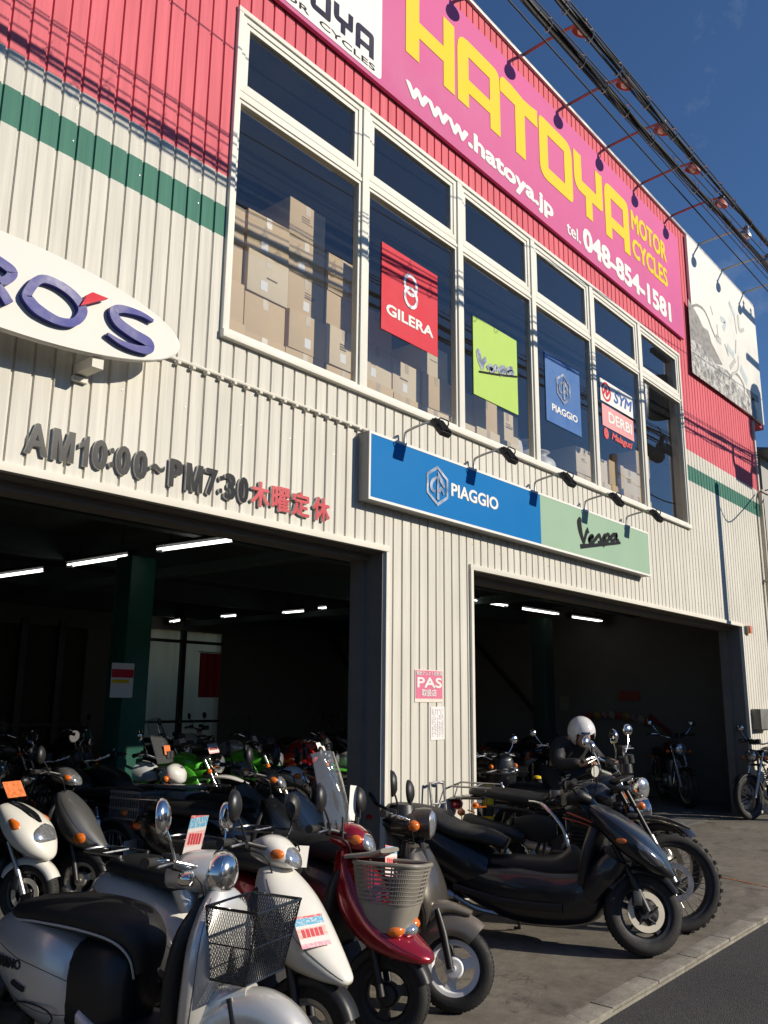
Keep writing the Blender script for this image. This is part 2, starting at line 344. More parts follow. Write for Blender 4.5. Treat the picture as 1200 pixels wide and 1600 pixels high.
def asphalt_mat():
    m, t, b = node_mat('asphalt'); N = t.nodes.new; L = t.links.new
    g = N('ShaderNodeNewGeometry'); v = N('ShaderNodeTexVoronoi'); v.inputs['Scale'].default_value = 130; L(g.outputs['Position'], v.inputs['Vector'])
    n = N('ShaderNodeTexNoise'); n.inputs['Scale'].default_value = 1.1; n.inputs['Detail'].default_value = 6; L(g.outputs['Position'], n.inputs['Vector'])
    r = N('ShaderNodeValToRGB'); r.color_ramp.elements[0].color = (.02, .02, .021, 1); r.color_ramp.elements[1].color = (.075, .072, .068, 1); L(v.outputs['Color'], r.inputs[0])
    mr = N('ShaderNodeMapRange'); mr.inputs[3].default_value = .6; mr.inputs[4].default_value = 1.3; L(n.outputs['Fac'], mr.inputs[0])
    vs = N('ShaderNodeVectorMath'); vs.operation = 'SCALE'; L(r.outputs[0], vs.inputs[0]); L(mr.outputs[0], vs.inputs['Scale']); L(vs.outputs[0], b.inputs['Base Color'])
    b.inputs['Roughness'].default_value = .8; bp = N('ShaderNodeBump'); bp.inputs['Strength'].default_value = .8; bp.inputs['Distance'].default_value = .006; L(v.outputs['Distance'], bp.inputs['Height']); L(bp.outputs[0], b.inputs['Normal'])
    return m
ASPH = asphalt_mat()
CREAM = mat('cream_trim', (.70, .67, .585), .7, var=.1, nscale=3, spec=.06)
FRAME = mat('window_frame_enamel', (.72, .70, .62), .5, var=.06, nscale=5, spec=.25)
REVEAL = mat('dark_reveal', (.22, .20, .175), .6, var=.15, spec=.2)
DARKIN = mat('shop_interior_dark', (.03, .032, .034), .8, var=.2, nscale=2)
INWALL = mat('shop_wall', (.17, .165, .15), .85, var=.2, nscale=1.5)
GREENP = mat('green_column_paint', (.009, .105, .07), .5, var=.2)
PINKSIGN = mat('pink_sign_vinyl', (.60, .125, .29), .6, var=.07, nscale=1.5, spec=.15)
WHITE = mat('white_print', (.78, .76, .72), .6, var=.05, spec=.2)
YELLOW = mat('yellow_print', (.80, .56, .03), .6, var=.05, spec=.15)
NAVY = mat('navy_print', (.012, .012, .04), .6, var=.05, spec=.15)
BLUE = mat('blue_sign', (.0, .155, .43), .5, var=.05, nscale=1.5, spec=.12)
MINT = mat('mint_sign', (.31, .45, .32), .5, var=.06, nscale=1.5, spec=.12)
REDP = mat('red_print', (.60, .03, .05), .5, var=.05, spec=.15)
LIME = mat('lime_print', (.42, .60, .13), .5, var=.05, spec=.15)
INK = mat('black_ink', (.01, .011, .012), .6, var=.05, spec=.15)
PALEPINK = mat('pale_pink_print', (.72, .30, .30), .5, var=.05)
POSTBLUE = mat('poster_blue', (.015, .11, .34), .45, var=.05)
SILVERP = mat('silver_print', (.5, .5, .5), .22, metal=.85, var=.3, nscale=9)
LETTERM = mat('smoked_letter_faces', (.012, .013, .016), .3, var=.3, nscale=6, spec=.14, rvar=.05)
SIDEM = mat('letter_sides', (.62, .61, .58), .35, metal=.5, var=.1)

# ------------------------------------------------------------------ ground
def sheet(name, x0, x1, y0, y1, z, mt, th=.25):
    o = MB().box(x0, x1, y0, y1, z-th, z).o(name, mt, None, False); tag(o, kind='structure'); return o
sheet('terrain', -400, 400, -400, 400, -.30, mat('far_ground', (.10, .10, .09), .9), .3)
sheet('forecourt', -14, 40, -1.895, .32, 0.0, CONC)
sheet('shop_floor', -8, 15.08, .32, 10.2, .004, FLOORM)
sheet('road', -60, 80, -9.0, -2.035, -.035, ASPH)
sheet('far_pavement', -60, 80, -11.0, -9.0, .06, KERBM)
kerb = MB().box(-14, 40, -2.03, -1.9, -.2, -.02).o('kerb', KERBM, None, False); tag(kerb, kind='structure')
kk = 0
stone = None
for i in range(-6, 40):
    x0 = 1.0+i*.606
    mb = MB().box(0, .598, -2.033, -1.899, -.019, .0, .004)
    if stone is None: stone = mb.o('kerb_stone', KERBM, kerb); q = stone
    else: q = stone.copy(); COL.objects.link(q)
    q.location = (x0, random.uniform(-.003, .003), random.uniform(.001, .006)); q.rotation_euler = (0, 0, random.uniform(-.003, .003))
# worn orange parking line and rust stains on the concrete
mb = MB(); random.seed(4)
a, b = px_ground(1085, 1362), px_ground(1200, 1386)
dv = (b-a); nseg = 46
for i in range(-6, nseg+30):
    p = a+dv*(i/nseg); q = a+dv*((i+1)/nseg)
    if random.random() < .8:
        hw0, hw1 = .022*random.uniform(.5, 1.1), .022*random.uniform(.5, 1.1); n = Vector((-dv.y, dv.x, 0)).normalized()
        mb.add([p-n*hw0+Vector((0, 0, .004)), q-n*hw1+Vector((0, 0, .004)), q+n*hw0+Vector((0, 0, .004)), p+n*hw1+Vector((0, 0, .004))], [(0, 1, 2, 3)])
o = mb.o('parking_line', mat('worn_orange_paint', (.36, .13, .035), .8, var=.4, nscale=20), None, False); tag(o, kind='structure')

# ------------------------------------------------------------------ the shop building
PITCH, GX = .115, 3.48
shop = thing('motorcycle_shop', 'two-storey motorcycle shop with pink, cream and green ribbed metal front', 'building', (8, 0, 0))
WX0, WX1, WZ0, WZ1 = 3.39, 11.70, 4.02, 6.60
OL, OR0, OR1, OZ = 5.11, 6.31, 13.60, 2.76
TOPZ, XEND = 8.86, 15.08
bw = MB()
bw.box(-8, OL, .03, .16, OZ+.03, WZ0-.02).box(OL, OR0, .03, .16, 0.0, WZ0-.02).box(OR0, OR1, .03, .16, OZ+.03, WZ0-.02).box(OR1, XEND, .03, .16, 0, WZ0-.02)
bw.box(-8, WX0, .03, .16, WZ0-.02, WZ1+.02).box(WX1, XEND, .03, .16, WZ0-.02, WZ1+.02).box(-8, XEND, .03, .16, WZ1+.02, TOPZ)
front = bw.o('front_wall', CREAM, shop, False)
def panel_mesh(z0, z1, n=1):
    mb = MB()
    for i in range(n):
        o = i*PITCH; xs = [(o, .013), (o+.0062, .013), (o+.0105, 0), (o+PITCH-.0105, 0), (o+PITCH-.0062, .013), (o+PITCH, .013)]
        V = [(x, y, z0) for x, y in xs]+[(x, y, z1) for x, y in xs]
        mb.add(V, [(k, k+1, k+7, k+6) for k in range(5)])
    return mb
def col_spans(xa, xb):
    xm = (xa+xb)/2; z0 = 0.0
    if xm < OL-.02 or OR0+.02 < xm < OR1-.02: z0 = OZ+.045
    if WX0-.03 < xm < WX1+.03: return [(z0, WZ0-.01), (WZ1+.01, TOPZ)]
    return [(z0, TOPZ)]
cache = {}
far = MB()
k0 = math.floor((-8-GX)/PITCH); k = k0
while GX+(k+1)*PITCH < XEND+.06:
    xa = GX+k*PITCH
    for z0, z1 in col_spans(xa, xa+PITCH):
        if 1.3 < xa < 8.8:
            key = (round(z0, 3), round(z1, 3))
            if key not in cache:
                o = panel_mesh(z0, z1).o('siding_panel', SIDING, front, True, 20); cache[key] = o
            else: o = cache[key].copy(); COL.objects.link(o)
            o.location = (xa, random.uniform(-.0008, .0008), 0); o.rotation_euler = (0, 0, random.uniform(-.006, .006))
        else: far.add([v+Vector((xa, random.uniform(-.0005, .0005), 0)) for v in panel_mesh(z0, z1).v], panel_mesh(z0, z1).f)
    k += 1
o = far.o('siding', SIDING, front, True, 20); tag(o, kind='stuff')
# screw heads in the siding
mb = MB(); random.seed(11)
for z in (2.98, 3.42, 4.86, 5.06, 7.0):
    for i in range(0, 100, 4):
        x = -1+GX-3*PITCH+i*PITCH+.5*PITCH
        if WX0 < x < WX1 and WZ0 < z < WZ1: continue
        mb.lathe([(0, -.004), (.005, -.003), (.006, 0)], (x, 0, z+random.uniform(-.02, .02)), 'y', 8)
tag(mb.o('screws', STEEL, front), kind='stuff')
# trims round the openings
tr = MB()
tr.box(-8, OL+.03, -.022, .03, OZ-.005, OZ+.045, .004)
tr.box(-8, OL, .0301, .16, OZ-.004, OZ+.03)
tr.o('lintel_trim', CREAM, shop)
tr = MB().box(OR0-.035, OR1+.05, -.022, .03, OZ-.005, OZ+.045, .004); tr.o('lintel_trim', CREAM, shop)
MB().box(OL-.004, OL+.03, -.018, .03, 0, OZ-.006, .003).o('jamb_trim', CREAM, shop)
MB().box(OR0-.035, OR0+.004, -.025, .03, 0, OZ-.006, .003).o('jamb_trim', CREAM, shop)
MB().box(OR1-.004, OR1+.045, -.02, .03, 0, OZ-.006, .003).o('jamb_trim', CREAM, shop)
# reveals, shutter boxes
MB().box(OL-.006, OL+.002, .031, .33, 0, OZ-.006).box(OL-.05, OL-.006, .2, .33, 0, OZ-.006).o('reveal', REVEAL, shop, False)
MB().box(OR0-.002, OR0+.006, .031, .33, 0, OZ-.006).o('reveal', REVEAL, shop, False)
MB().box(OR1-.006, OR1+.002, .031, .33, 0, OZ-.006).box(OR1-.06, OR1-.006, .22, .33, 0, OZ-.006).o('reveal', REVEAL, shop, False)
MB().box(-8, OL, .162, .34, OZ-.06, OZ+.6).box(-8, OL, .031, .16, OZ-.012, OZ-.004).o('shutter_box', REVEAL, shop, False)
MB().box(OR0, OR1, .162, .34, OZ-.06, OZ+.6).box(OR0, OR1, .031, .16, OZ-.012, OZ-.004).o('shutter_box', REVEAL, shop, False)
# pillar core between the two openings, side and back walls, ceilings, upper floor
MB().box(OL+.003, OR0-.003, .17, .33, 0, 3.3).box(OR1+.003, XEND, .17, .33, 0, 3.3).o('pier', REVEAL, shop, False)
CZ = 3.42
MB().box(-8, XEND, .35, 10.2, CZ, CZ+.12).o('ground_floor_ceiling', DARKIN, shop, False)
MB().box(XEND-.12, XEND, .33, 10.2, 0, TOPZ-.1).o('side_wall', INWALL, shop, False); MB().box(-8, -7.88, .16, 10.2, 0, TOPZ-.1).o('side_wall', INWALL, shop, False)
pass
MB().box(-7.88, XEND-.12, .17, 10.2, TOPZ-.25, TOPZ-.1).o('roof', mat('roof_sheet', (.3, .3, .3), .5), shop, False)
mb = MB()
for y in (2.2, 4.6, 7.0, 9.4): mb.box(-7.8, XEND-.13, y, y+.14, CZ-.3, CZ-.001)
for x in (1.2, 6.0, 10.6): mb.box(x, x+.16, .36, 10.1, CZ-.4, CZ-.302)
mb.o('ceiling_beam', mat('beam_paint', (.035, .06, .052), .7), shop, False)
# parapet cap, upper overhang to the right, corner return in shade
MB().box(-8, 15.74, -.035, .2, TOPZ, TOPZ+.045, .006).o('parapet_cap', mat('galvanised_cap', (.5, .47, .43), .4, metal=.5, var=.2), shop)
MB().box(XEND, 15.74, .0, .3, 6.47, TOPZ-.001).o('overhang', SIDING, shop, False)
MB().box(XEND+.002, 15.74, .31, .45, 0, 6.46).o('return_wall', SIDING, shop, False)
MB().box(XEND-.035, XEND+.03, -.03, .06, 0, 6.47, .006).o('corner_trim', mat('corner_paint', (.55, .5, .42), .5, var=.2), shop)
# downpipe
mb = MB().tube([(14.95, -.07, 0.05), (14.95, -.07, 4.9), (15.0, -.07, 5.1), (15.12, -.05, 5.2)], .032, 10)
for z in (.8, 2.2, 3.6): mb.box(14.9, 15.0, -.11, 0, z, z+.03)
mb.o('downpipe', mat('pipe_cream', (.52, .47, .36), .5, var=.25, nscale=4), shop)

# ---- windows: six bays, each a big pane below a small one
GLASS = glass_mat('window_glass', (.95, .96, .97), 1.0, 0.0, 1.62, .012, (.45, .45, .42))
mull = [3.39, 4.775, 6.155, 7.535, 8.92, 10.305, 11.70]
fr = MB().box(WX0-.04, WX1+.04, -.045, .05, WZ0-.035, WZ0+.02, .004).box(WX0-.04, WX1+.04, -.03, .05, WZ1-.02, WZ1+.02, .004)
fr.o('window_sill_and_head', FRAME, shop)
for i in range(6):
    a, b = mull[i], mull[i+1]
    la, lb = (a+.005, b-.04) if i == 0 else (a+.045, b-.04)
    if i == 5: lb = b-.005
    wf = MB()
    z0, z1 = WZ0+.021, WZ1-.021
    def ring(x0, x1, za, zb, t, y0, y1):
        wf.box(x0, x0+t, y0, y1, za, zb, .002).box(x1-t, x1, y0, y1, za, zb, .002).box(x0+t, x1-t, y0, y1, za, za+t, .002).box(x0+t, x1-t, y0, y1, zb-t, zb, .002)
    ring(la, lb, z0, 5.865, .026, -.012, .045)
    wf.box(la, lb, -.022, .045, 5.867, 5.90, .002).box(la, lb, -.012, .045, 5.902, 5.935, .002)
    ring(la, lb, 5.937, z1, .045, -.014, .045)
    ring(la+.047, lb-.047, 5.984, z1-.047, .036, -.004, .04)
    w = wf.o('window', FRAME, shop)
    MB().box(la+.026, lb-.026, .018, .022, z0+.026, 5.839).o('pane', GLASS, w, False)
    MB().box(la+.083, lb-.083, .018, .022, 6.02, z1-.083).o('pane', GLASS, w, False)
    if i: MB().box(a-.038, a+.043, -.03, .05, WZ0+.022, WZ1-.022, .005).o('mullion', FRAME, shop)
MB().box(WX0-.038, WX0+.004, -.03, .05, WZ0+.022, WZ1-.022, .004).o('mullion', FRAME, shop)
MB().box(WX1-.004, WX1+.036, -.03, .05, WZ0+.022, WZ1-.022, .004).o('mullion', FRAME, shop)
# upstairs room behind the glass
MB().box(-7.8, XEND-.13, .17, 4.0, 3.9, 3.98).o('upper_floor', INWALL, shop, False)
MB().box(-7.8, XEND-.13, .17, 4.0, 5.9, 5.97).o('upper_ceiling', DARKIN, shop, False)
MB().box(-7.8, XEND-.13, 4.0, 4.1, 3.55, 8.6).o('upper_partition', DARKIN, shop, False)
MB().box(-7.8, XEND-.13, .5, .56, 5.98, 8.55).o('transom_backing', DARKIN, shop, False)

# electrical conduit along the wall with clips
cd = thing('wall_conduit', 'thin cream conduit running along the ribbed wall below the first window', 'conduit', (3.9, -.03, 3.7))
MB().tube([(2.6, -.022, 3.71), (4.84, -.022, 3.70)], .013, 8).o('pipe', CREAM, cd)
for i in range(20):
    x = GX+(i-7)*PITCH
    if 2.7 < x < 4.8: MB().box(x-.012, x+.012, -.042, 0.012, 3.676, 3.694, .003).o('clip', CREAM, cd)
# ------------------------------------------------------------------ signs
# big pink roof-line sign
S = thing('roof_sign', 'long pink banner sign with big yellow block letters above the windows', 'sign', (7, -.06, 6.9))
SX0, SX1, SZ0, SZ1 = 1.9, 11.93, 6.91, 8.585
MB().box(SX0, SX1, -.05, -.012, SZ0, SZ1, .006).o('sign_panel', PINKSIGN, S)
ys = -.051
# white name panel at its left
W0, W1, WA, WB = 2.5, 4.93, 6.95, 8.4
c = .05; pts = []
for cx, cz, a0 in ((W1-c, WA+c, -90), (W1-c, WB-c, 0), (W0+c, WB-c, 90), (W0+c, WA+c, 180)):
    pts += [(cx+c*math.cos(R_(a0+18*i)), cz+c*math.sin(R_(a0+18*i))) for i in range(6)]
mb = MB(); poly_plate(mb, pts, ys, .003); mb.o('name_panel', WHITE, S, False)
def rnd(pts, rad, n=4):       # round the listed corners: (x, z, r?)
    out = []; N = len(pts)
    for i, p in enumerate(pts):
        r = p[2] if len(p) > 2 else 0
        P = Vector(p[:2])
        if not r: out.append(tuple(P)); continue
        a = (Vector(pts[i-1][:2])-P).normalized(); b = (Vector(pts[(i+1) % N][:2])-P).normalized()
        A, B = P+a*r, P+b*r
        for j in range(n+1): t = j/n; out.append(tuple(A*(1-t)**2+P*2*t*(1-t)+B*t*t))
    return out
GL = {
 'H': [[(0, 0), (.26, 0), (.26, .34), (.76, .34), (.76, 0), (1, 0), (1, 1), (.76, 1), (.76, .56), (.26, .56), (.26, 1), (0, 1)]],
 'A': [[(0, 0), (.25, 0), (.25, .2), (.73, .2), (.73, 0), (1, 0), (1, 1, .1), (.73, 1), (.73, .42), (.25, .42), (.25, .74), (.73, .74), (.73, 1), (0, 1, .24)]],
 'T': [[(.38, 0), (.64, 0), (.64, .72), (1, .72), (1, 1), (.8, .97), (.62, .96), (.3, 1), (.06, 1, .05), (0, .92), (0, .73), (.38, .73)]],
 'O': [[(0, 0, .2), (1, 0, .08), (1, 1, .2), (0, 1, .1)], [(.25, .22), (.74, .22), (.74, .76), (.25, .76)]],
 'Y': [[(.37, 0), (.6, 0), (.6, .34), (1, .34, .1), (1, 1), (.76, 1), (.76, .56), (.26, .56), (.26, 1), (0, 1), (0, .34, .22), (.37, .34)]],
}
def block_letter(ch, x0, x1, z0, z1, mt, y):
    g = GL[ch]; mp = lambda p: (x0+p[0]*(x1-x0), z0+p[1]*(z1-z0)); mb = MB()
    if ch == 'A':     # two legs, roof and bar as butt-jointed plates
        tl = rnd([(0, 0), (.25, 0), (.25, 1), (0, 1, .24)], 0)
        for q in (tl, rnd([(.75, 0), (1, 0), (1, 1, .16), (.75, 1)], 0), [(.25, .22), (.75, .22), (.75, .42), (.25, .42)], [(.25, .76), (.75, .76), (.75, 1), (.25, 1)]):
            poly_plate(mb, [mp(p) for p in q], y, .004)
    elif ch == 'O':
        for q in (rnd([(0, 0, .22), (.25, 0), (.25, 1), (0, 1, .12)], 0), rnd([(.75, 0), (1, 0, .1), (1, 1, .22), (.75, 1)], 0), [(.25, 0), (.75, 0), (.75, .22), (.25, .22)], [(.25, .77), (.75, .77), (.75, 1), (.25, 1)]):
            poly_plate(mb, [mp(p) for p in q], y, .004)
    else: poly_plate(mb, [mp(p) for p in rnd(g[0], 0)], y, .004)
    return mb.o('letter', mt, S, False)
for ch, x0, x1 in (('H', 5.27, 6.05), ('A', 6.10, 6.89), ('T', 6.90, 7.69), ('O', 7.72, 8.51), ('Y', 8.56, 9.33), ('A', 9.39, 10.12)):
    block_letter(ch, x0, x1, 7.49, 8.29, YELLOW, ys)
x = 3.22
for i, ch in enumerate('HATOYA'):
    x0 = 3.22+i*.273; block_letter(ch, x0, x0+.235, 7.09, 7.34, NAVY, ys-.003)
lettering('lettering', 'MOTOR  CYCLES', 3.3, 4.84, 6.985, 7.045, ys-.0035, INK, S, .012)
lettering('lettering', 'www.hatoya.jp', 5.27, 8.0, 6.985, 7.26, ys-.002, WHITE, S, .035)
lettering('lettering', 'tel.', 8.31, 8.66, 7.02, 7.19, ys-.002, WHITE, S, .02)
lettering('lettering', '048-854-1581', 8.72, 11.45, 7.0, 7.31, ys-.002, WHITE, S, .042)
lettering('lettering', 'MOTOR', 10.20, 11.42, 7.94, 8.25, ys-.002, YELLOW, S, .03)
lettering('lettering', 'CYCLES', 10.19, 11.40, 7.53, 7.83, ys-.002, YELLOW, S, .03)

# sign lamps on long arms over the parapet
ARMP = mat('pink_arm_paint', (.40, .12, .09), .5, var=.25); ARMW = mat('pale_arm_paint', (.52, .48, .42), .45, var=.2)
ordn = ['first', 'second', 'third', 'fourth', 'fifth', 'sixth', 'seventh', 'eighth', 'ninth', 'tenth', 'eleventh']
for i, x in enumerate([4.21, 5.30, 6.39, 7.48, 8.57, 9.66, 10.74, 11.83, 12.93, 14.03, 15.12]):
    red = i < 8; am = ARMP if red else ARMW
    lb = ('dull red arm lamp over the pink roof sign, %s from the left end' % ordn[i]) if red else ('pale arm lamp over the motocross billboard, %s of three' % ordn[i-8])
    t = thing('sign_lamp', lb, 'lamp', (x, -.1, TOPZ+.045), 'arm lamps along the parapet')
    MB().tube([(x, .05, 8.92), (x, -.10, 8.935), (x, -.45, 8.955), (x, -.74, 8.945)], .018, 8, 3).box(x-.035, x+.035, -.02, .12, 8.906, 8.922).o('arm', am, t)
    MB().lathe([(.0, .115), (.035, .11), (.04, .07), (.03, .05)], (x, -.79, 8.85), 'z', 14).tube([(x, -.74, 8.945), (x, -.80, 8.95), (x, -.80, 8.93)], .016, 7).o('lamp_socket', DARKMET, t)
    hd = MB().lathe([(.03, .06), (.055, .03), (.10, -.015), (.112, -.045), (.106, -.045), (.09, -.012), (.045, .025), (0, .035)], (x, -.79, 8.85), 'z', 18)
    hd.xf(rot_about(Vector((x, -.79, 8.9)), 'X', R_(24))); hd.o('lamp_shade', am if red else STEEL, t)
    gb = MB().ball((x, -.79, 8.83), .05); gb.xf(rot_about(Vector((x, -.79, 8.9)), 'X', R_(24))); gb.o('bulb', mat('frosted_bulb', (.6, .56, .5), .3), t)

# motocross billboard (a black and white picture)
B = thing('motocross_billboard', 'pale billboard with a faded black and white motocross rider picture, top right', 'billboard', (14, -.05, 6.5))
MB().box(12.32, 15.62, -.055, -.012, 6.52, 8.83, .005).o('board', mat('faded_white_board', (.72, .70, .63), .5, var=.06, nscale=2), B)
def dirt_mat():
    m, t, b = node_mat('printed_dirt'); N = t.nodes.new; L = t.links.new
    g = N('ShaderNodeNewGeometry'); n = N('ShaderNodeTexNoise'); n.inputs['Scale'].default_value = 9; n.inputs['Detail'].default_value = 9; n.inputs['Roughness'].default_value = .75; L(g.outputs['Position'], n.inputs['Vector'])
    r = N('ShaderNodeValToRGB'); r.color_ramp.elements[0].position = .42; r.color_ramp.elements[0].color = (.12, .11, .10, 1); r.color_ramp.elements[1].position = .6; r.color_ramp.elements[1].color = (.62, .6, .54, 1)
    L(n.outputs['Fac'], r.inputs[0]); L(r.outputs[0], b.inputs['Base Color']); b.inputs['Roughness'].default_value = .5; return m
DIRT = dirt_mat(); GREYP = mat('printed_grey', (.26, .24, .215), .5, var=.6, nscale=14); LGREY = mat('printed_pale_grey', (.50, .485, .45), .5, var=.35, nscale=10); BLUEG = mat('printed_blue_grey', (.45, .52, .54), .5, var=.2)
P3 = lambda pts: pxs(pts, 1050, 350, 4.85, -.056)
mb = MB(); poly_plate(mb, P3([(140, 870), (200, 900), (270, 980), (330, 1060), (420, 1110), (520, 1250), (600, 1330), (645, 1420), (645, 1480), (155, 1125)]), -.0555, .001); mb.o('dirt_print', DIRT, B, False)
mb = MB(); poly_plate(mb, P3([(120, 565), (165, 640), (200, 700), (235, 780), (275, 810), (300, 900), (340, 980), (385, 1070), (330, 1060), (270, 980), (200, 900), (140, 870)]), -.0555, .001); mb.o('hill_print', GREYP, B, False)
mb = MB(); stroke(mb, P3([(150, 625), (190, 615), (240, 650), (275, 720), (300, 790), (330, 860)]), .045, -.057, .001)
mb.o('wheel_print', GREYP, B, False); mb = MB(); stroke(mb, P3([(430, 1180), (470, 1130), (510, 1160), (545, 1230), (545, 1320), (520, 1330)]), .05, -.057, .001); mb.o('wheel_print', GREYP, B, False)
mb = MB(); random.seed(3)
for pts, wd in (([(335, 860), (370, 890)], .14), ([(400, 910), (430, 1000)], .06), ([(440, 1090), (480, 1030)], .10), ([(485, 880), (480, 980)], .05), ([(500, 690), (510, 800), (545, 800)], .09), ([(470, 690), (490, 830)], .05), ([(290, 620), (310, 690)], .04), ([(340, 760), (350, 860)], .04), ([(450, 1150), (500, 1100), (500, 1000)], .05)):
    stroke(mb, P3(pts), wd*.8, -.0585, .001)
mb.o('rider_print', LGREY, B, False)
mb = MB(); stroke(mb, P3([(430, 590), (450, 640), (475, 700)]), .10, -.057, .001); stroke(mb, P3([(520, 1090), (570, 1200)]), .16, -.057, .001)
stroke(mb, P3([(370, 720), (400, 740), (390, 800)]), .10, -.057, .001); stroke(mb, P3([(420, 930), (470, 1000)]), .12, -.057, .001); mb.o('rider_print', BLUEG, B, False)
mb = MB(); stroke(mb, P3([(565, 1260), (600, 1300), (655, 1330)]), [.06, .16, .12], -.059, .001); stroke(mb, P3([(610, 1320), (635, 1480)]), .14, -.059, .001); mb.o('shade_print', GREYP, B, False)

# oval sign with raised blue letters
O = thing('oval_sign', 'white oval sign with raised blue letters and a red wedge above the left opening', 'sign', (1.81, -.1, 3.43))
n = 64; xc, zc, ea, eb = 1.81, 3.69, 1.07, .262
V = []; F = []
prof = [(.99, -.235), (1.0, -.23), (1.0, -.19), (.98, -.185)]
for i in range(n):
    th = 2*math.pi*i/n
    for s_, y in prof: V.append((xc+ea*s_*math.cos(th), y, zc+eb*s_*math.sin(th)))
for i in range(n):
    for j in range(3): a, b = i*4+j, ((i+1) % n)*4+j; F.append((a, a+1, b+1, b))
F.append(tuple(i*4 for i in range(n))); F.append(tuple(i*4+3 for i in range(n))[::-1])
mk('oval_body', V, F, mat('oval_white', (.75, .73, .67), .6, var=.04, nscale=3, spec=.06), O, True, 30)
for x in (1.0, 1.75, 2.35): MB().box(x-.02, x+.05, -.2, .0, 3.40, 3.46).box(x-.03, x+.06, -.03, 0, 3.36, 3.39).o('bracket', CREAM, O)
BLUEL = mat('blue_raised_letter', (.05, .055, .25), .3, var=.25, nscale=5, spec=.07); LSIDE = mat('dark_letter_edge', (.03, .028, .04), .5)
P4 = lambda pts: pxs(pts, 0, 360, 4, -.27)
def raised(pts, wd, closed=False, m=BLUEL):
    a = MB(); stroke(a, P4(pts), wd, -.236, .034, 5, closed); o = a.o('letter', m, O, True, 30)
    return o
raised([(172, 395), (250, 305), (360, 330), (470, 410), (520, 500), (470, 570), (370, 565), (250, 500), (190, 440)], [.05, .045, .045, .05, .055, .045, .045, .06, .06], True)
raised([(960, 565), (880, 520), (770, 490), (715, 505), (740, 570), (830, 640), (930, 700), (930, 745), (850, 735), (760, 700), (675, 645)], [.018, .03, .045, .055, .06, .06, .06, .05, .04, .03, .015])
raised([(-60, 150), (20, 205), (80, 260), (40, 310), (-30, 310)], [.04, .05, .055, .045, .03])
raised([(-20, 330), (20, 390), (60, 455)], [.04, .05, .05])
raised([(-90, 160), (-80, 300), (-75, 430)], .055)
a = MB(); poly_plate(a, P4([(495, 475), (670, 430), (570, 390), (540, 405)]), -.255, .03); a.o('apostrophe', REDP, O, False)

# opening hours: separate raised characters on the wall
Hh = thing('opening_hours_lettering', 'raised black and red opening hours characters on the wall above the left opening', 'lettering', (3.26, -.03, 2.87))
spec = [('A', 2.085, 2.215), ('M', 2.24, 2.37), ('1', 2.40, 2.458), ('0', 2.485, 2.58), (':', 2.595, 2.622), ('0', 2.637, 2.735), ('0', 2.758, 2.852), ('~', 2.875, 2.975), ('P', 3.01, 3.11), ('M', 3.135, 3.265), ('7', 3.29, 3.385), (':', 3.40, 3.428), ('3', 3.445, 3.537), ('0', 3.56, 3.65), ('木', 3.672, 3.84), ('曜', 3.856, 4.03), ('定', 4.052, 4.23), ('休', 4.262, 4.44)]
HP = {'M': [(0, 0), (.21, 0), (.21, .66), (.41, 0), (.59, 0), (.79, .66), (.79, 0), (1, 0), (1, 1), (.70, 1), (.5, .34), (.30, 1), (0, 1)],
      '1': [(.48, 0), (1, 0), (1, 1), (.66, 1), (.48, .84), (0, .72), (0, .54), (.48, .64)],
      'A': [(0, 0), (.22, 0), (.29, .22), (.71, .22), (.78, 0), (1, 0), (.62, 1), (.38, 1), (.19, .5), (.36, .40), (.5, .78), (.64, .40), (.36, .40), (.19, .5)]}
HP.pop('A')
REDL = mat('red_raised_letter', (.50, .02, .03), .35, var=.08)
for ch, x0, x1 in spec:
    cj = ord(ch) > 1000
    z0, z1 = (2.875, 3.055)
    if ch == ':': z0, z1 = 2.905, 3.025
    if ch == '~': z0, z1 = 2.945, 2.995
    if ch in HP:
        a = MB(); poly_plate(a, [(x0+u*(x1-x0), z0+v*(z1-z0)) for u, v in HP[ch]], -.003, .022); o = a.o('letter', [LETTERM, SIDEM], Hh, False)
    else: o = lettering('letter', ch, x0, x1, z0, z1, -.003, [REDL if cj else LETTERM, SIDEM], Hh, .02 if cj else .022, .02)
    for p in o.data.polygons: p.material_index = 0 if abs(p.normal.y) > .7 else 1
    tag(o, ('red ' if cj else 'black ')+'raised character')
    pass

# blue and mint light-box sign
K = thing('light_box_sign', 'wide blue and mint green sign box between the windows and the openings', 'sign', (7.4, -.06, 3.12))
KX0, KX1, KZ0, KZ1, KM = 4.775, 9.99, 3.125, 3.645, 7.37
MB().box(KX0-.015, KX1+.015, -.115, -.0, KZ0-.015, KZ1+.015, .005).o('box', mat('sign_box_grey', (.25, .25, .24), .45), K)
MB().box(KX0-.015, KX1+.015, -.123, -.1155, KZ0-.015, KZ0+.006).box(KX0-.015, KX1+.015, -.123, -.1155, KZ1-.006, KZ1+.015).box(KX0-.015, KX0+.004, -.123, -.1155, KZ0+.0065, KZ1-.0065).box(KX1-.004, KX1+.015, -.123, -.1155, KZ0+.0065, KZ1-.0065).o('edge_frame', WHITE, K, False)
MB().box(KX0+.005, KM, -.1205, -.1155, KZ0+.007, KZ1-.007).o('blue_face', BLUE, K, False)
MB().box(KM+.001, KX1-.005, -.1205, -.1155, KZ0+.007, KZ1-.007).o('mint_face', MINT, K, False)
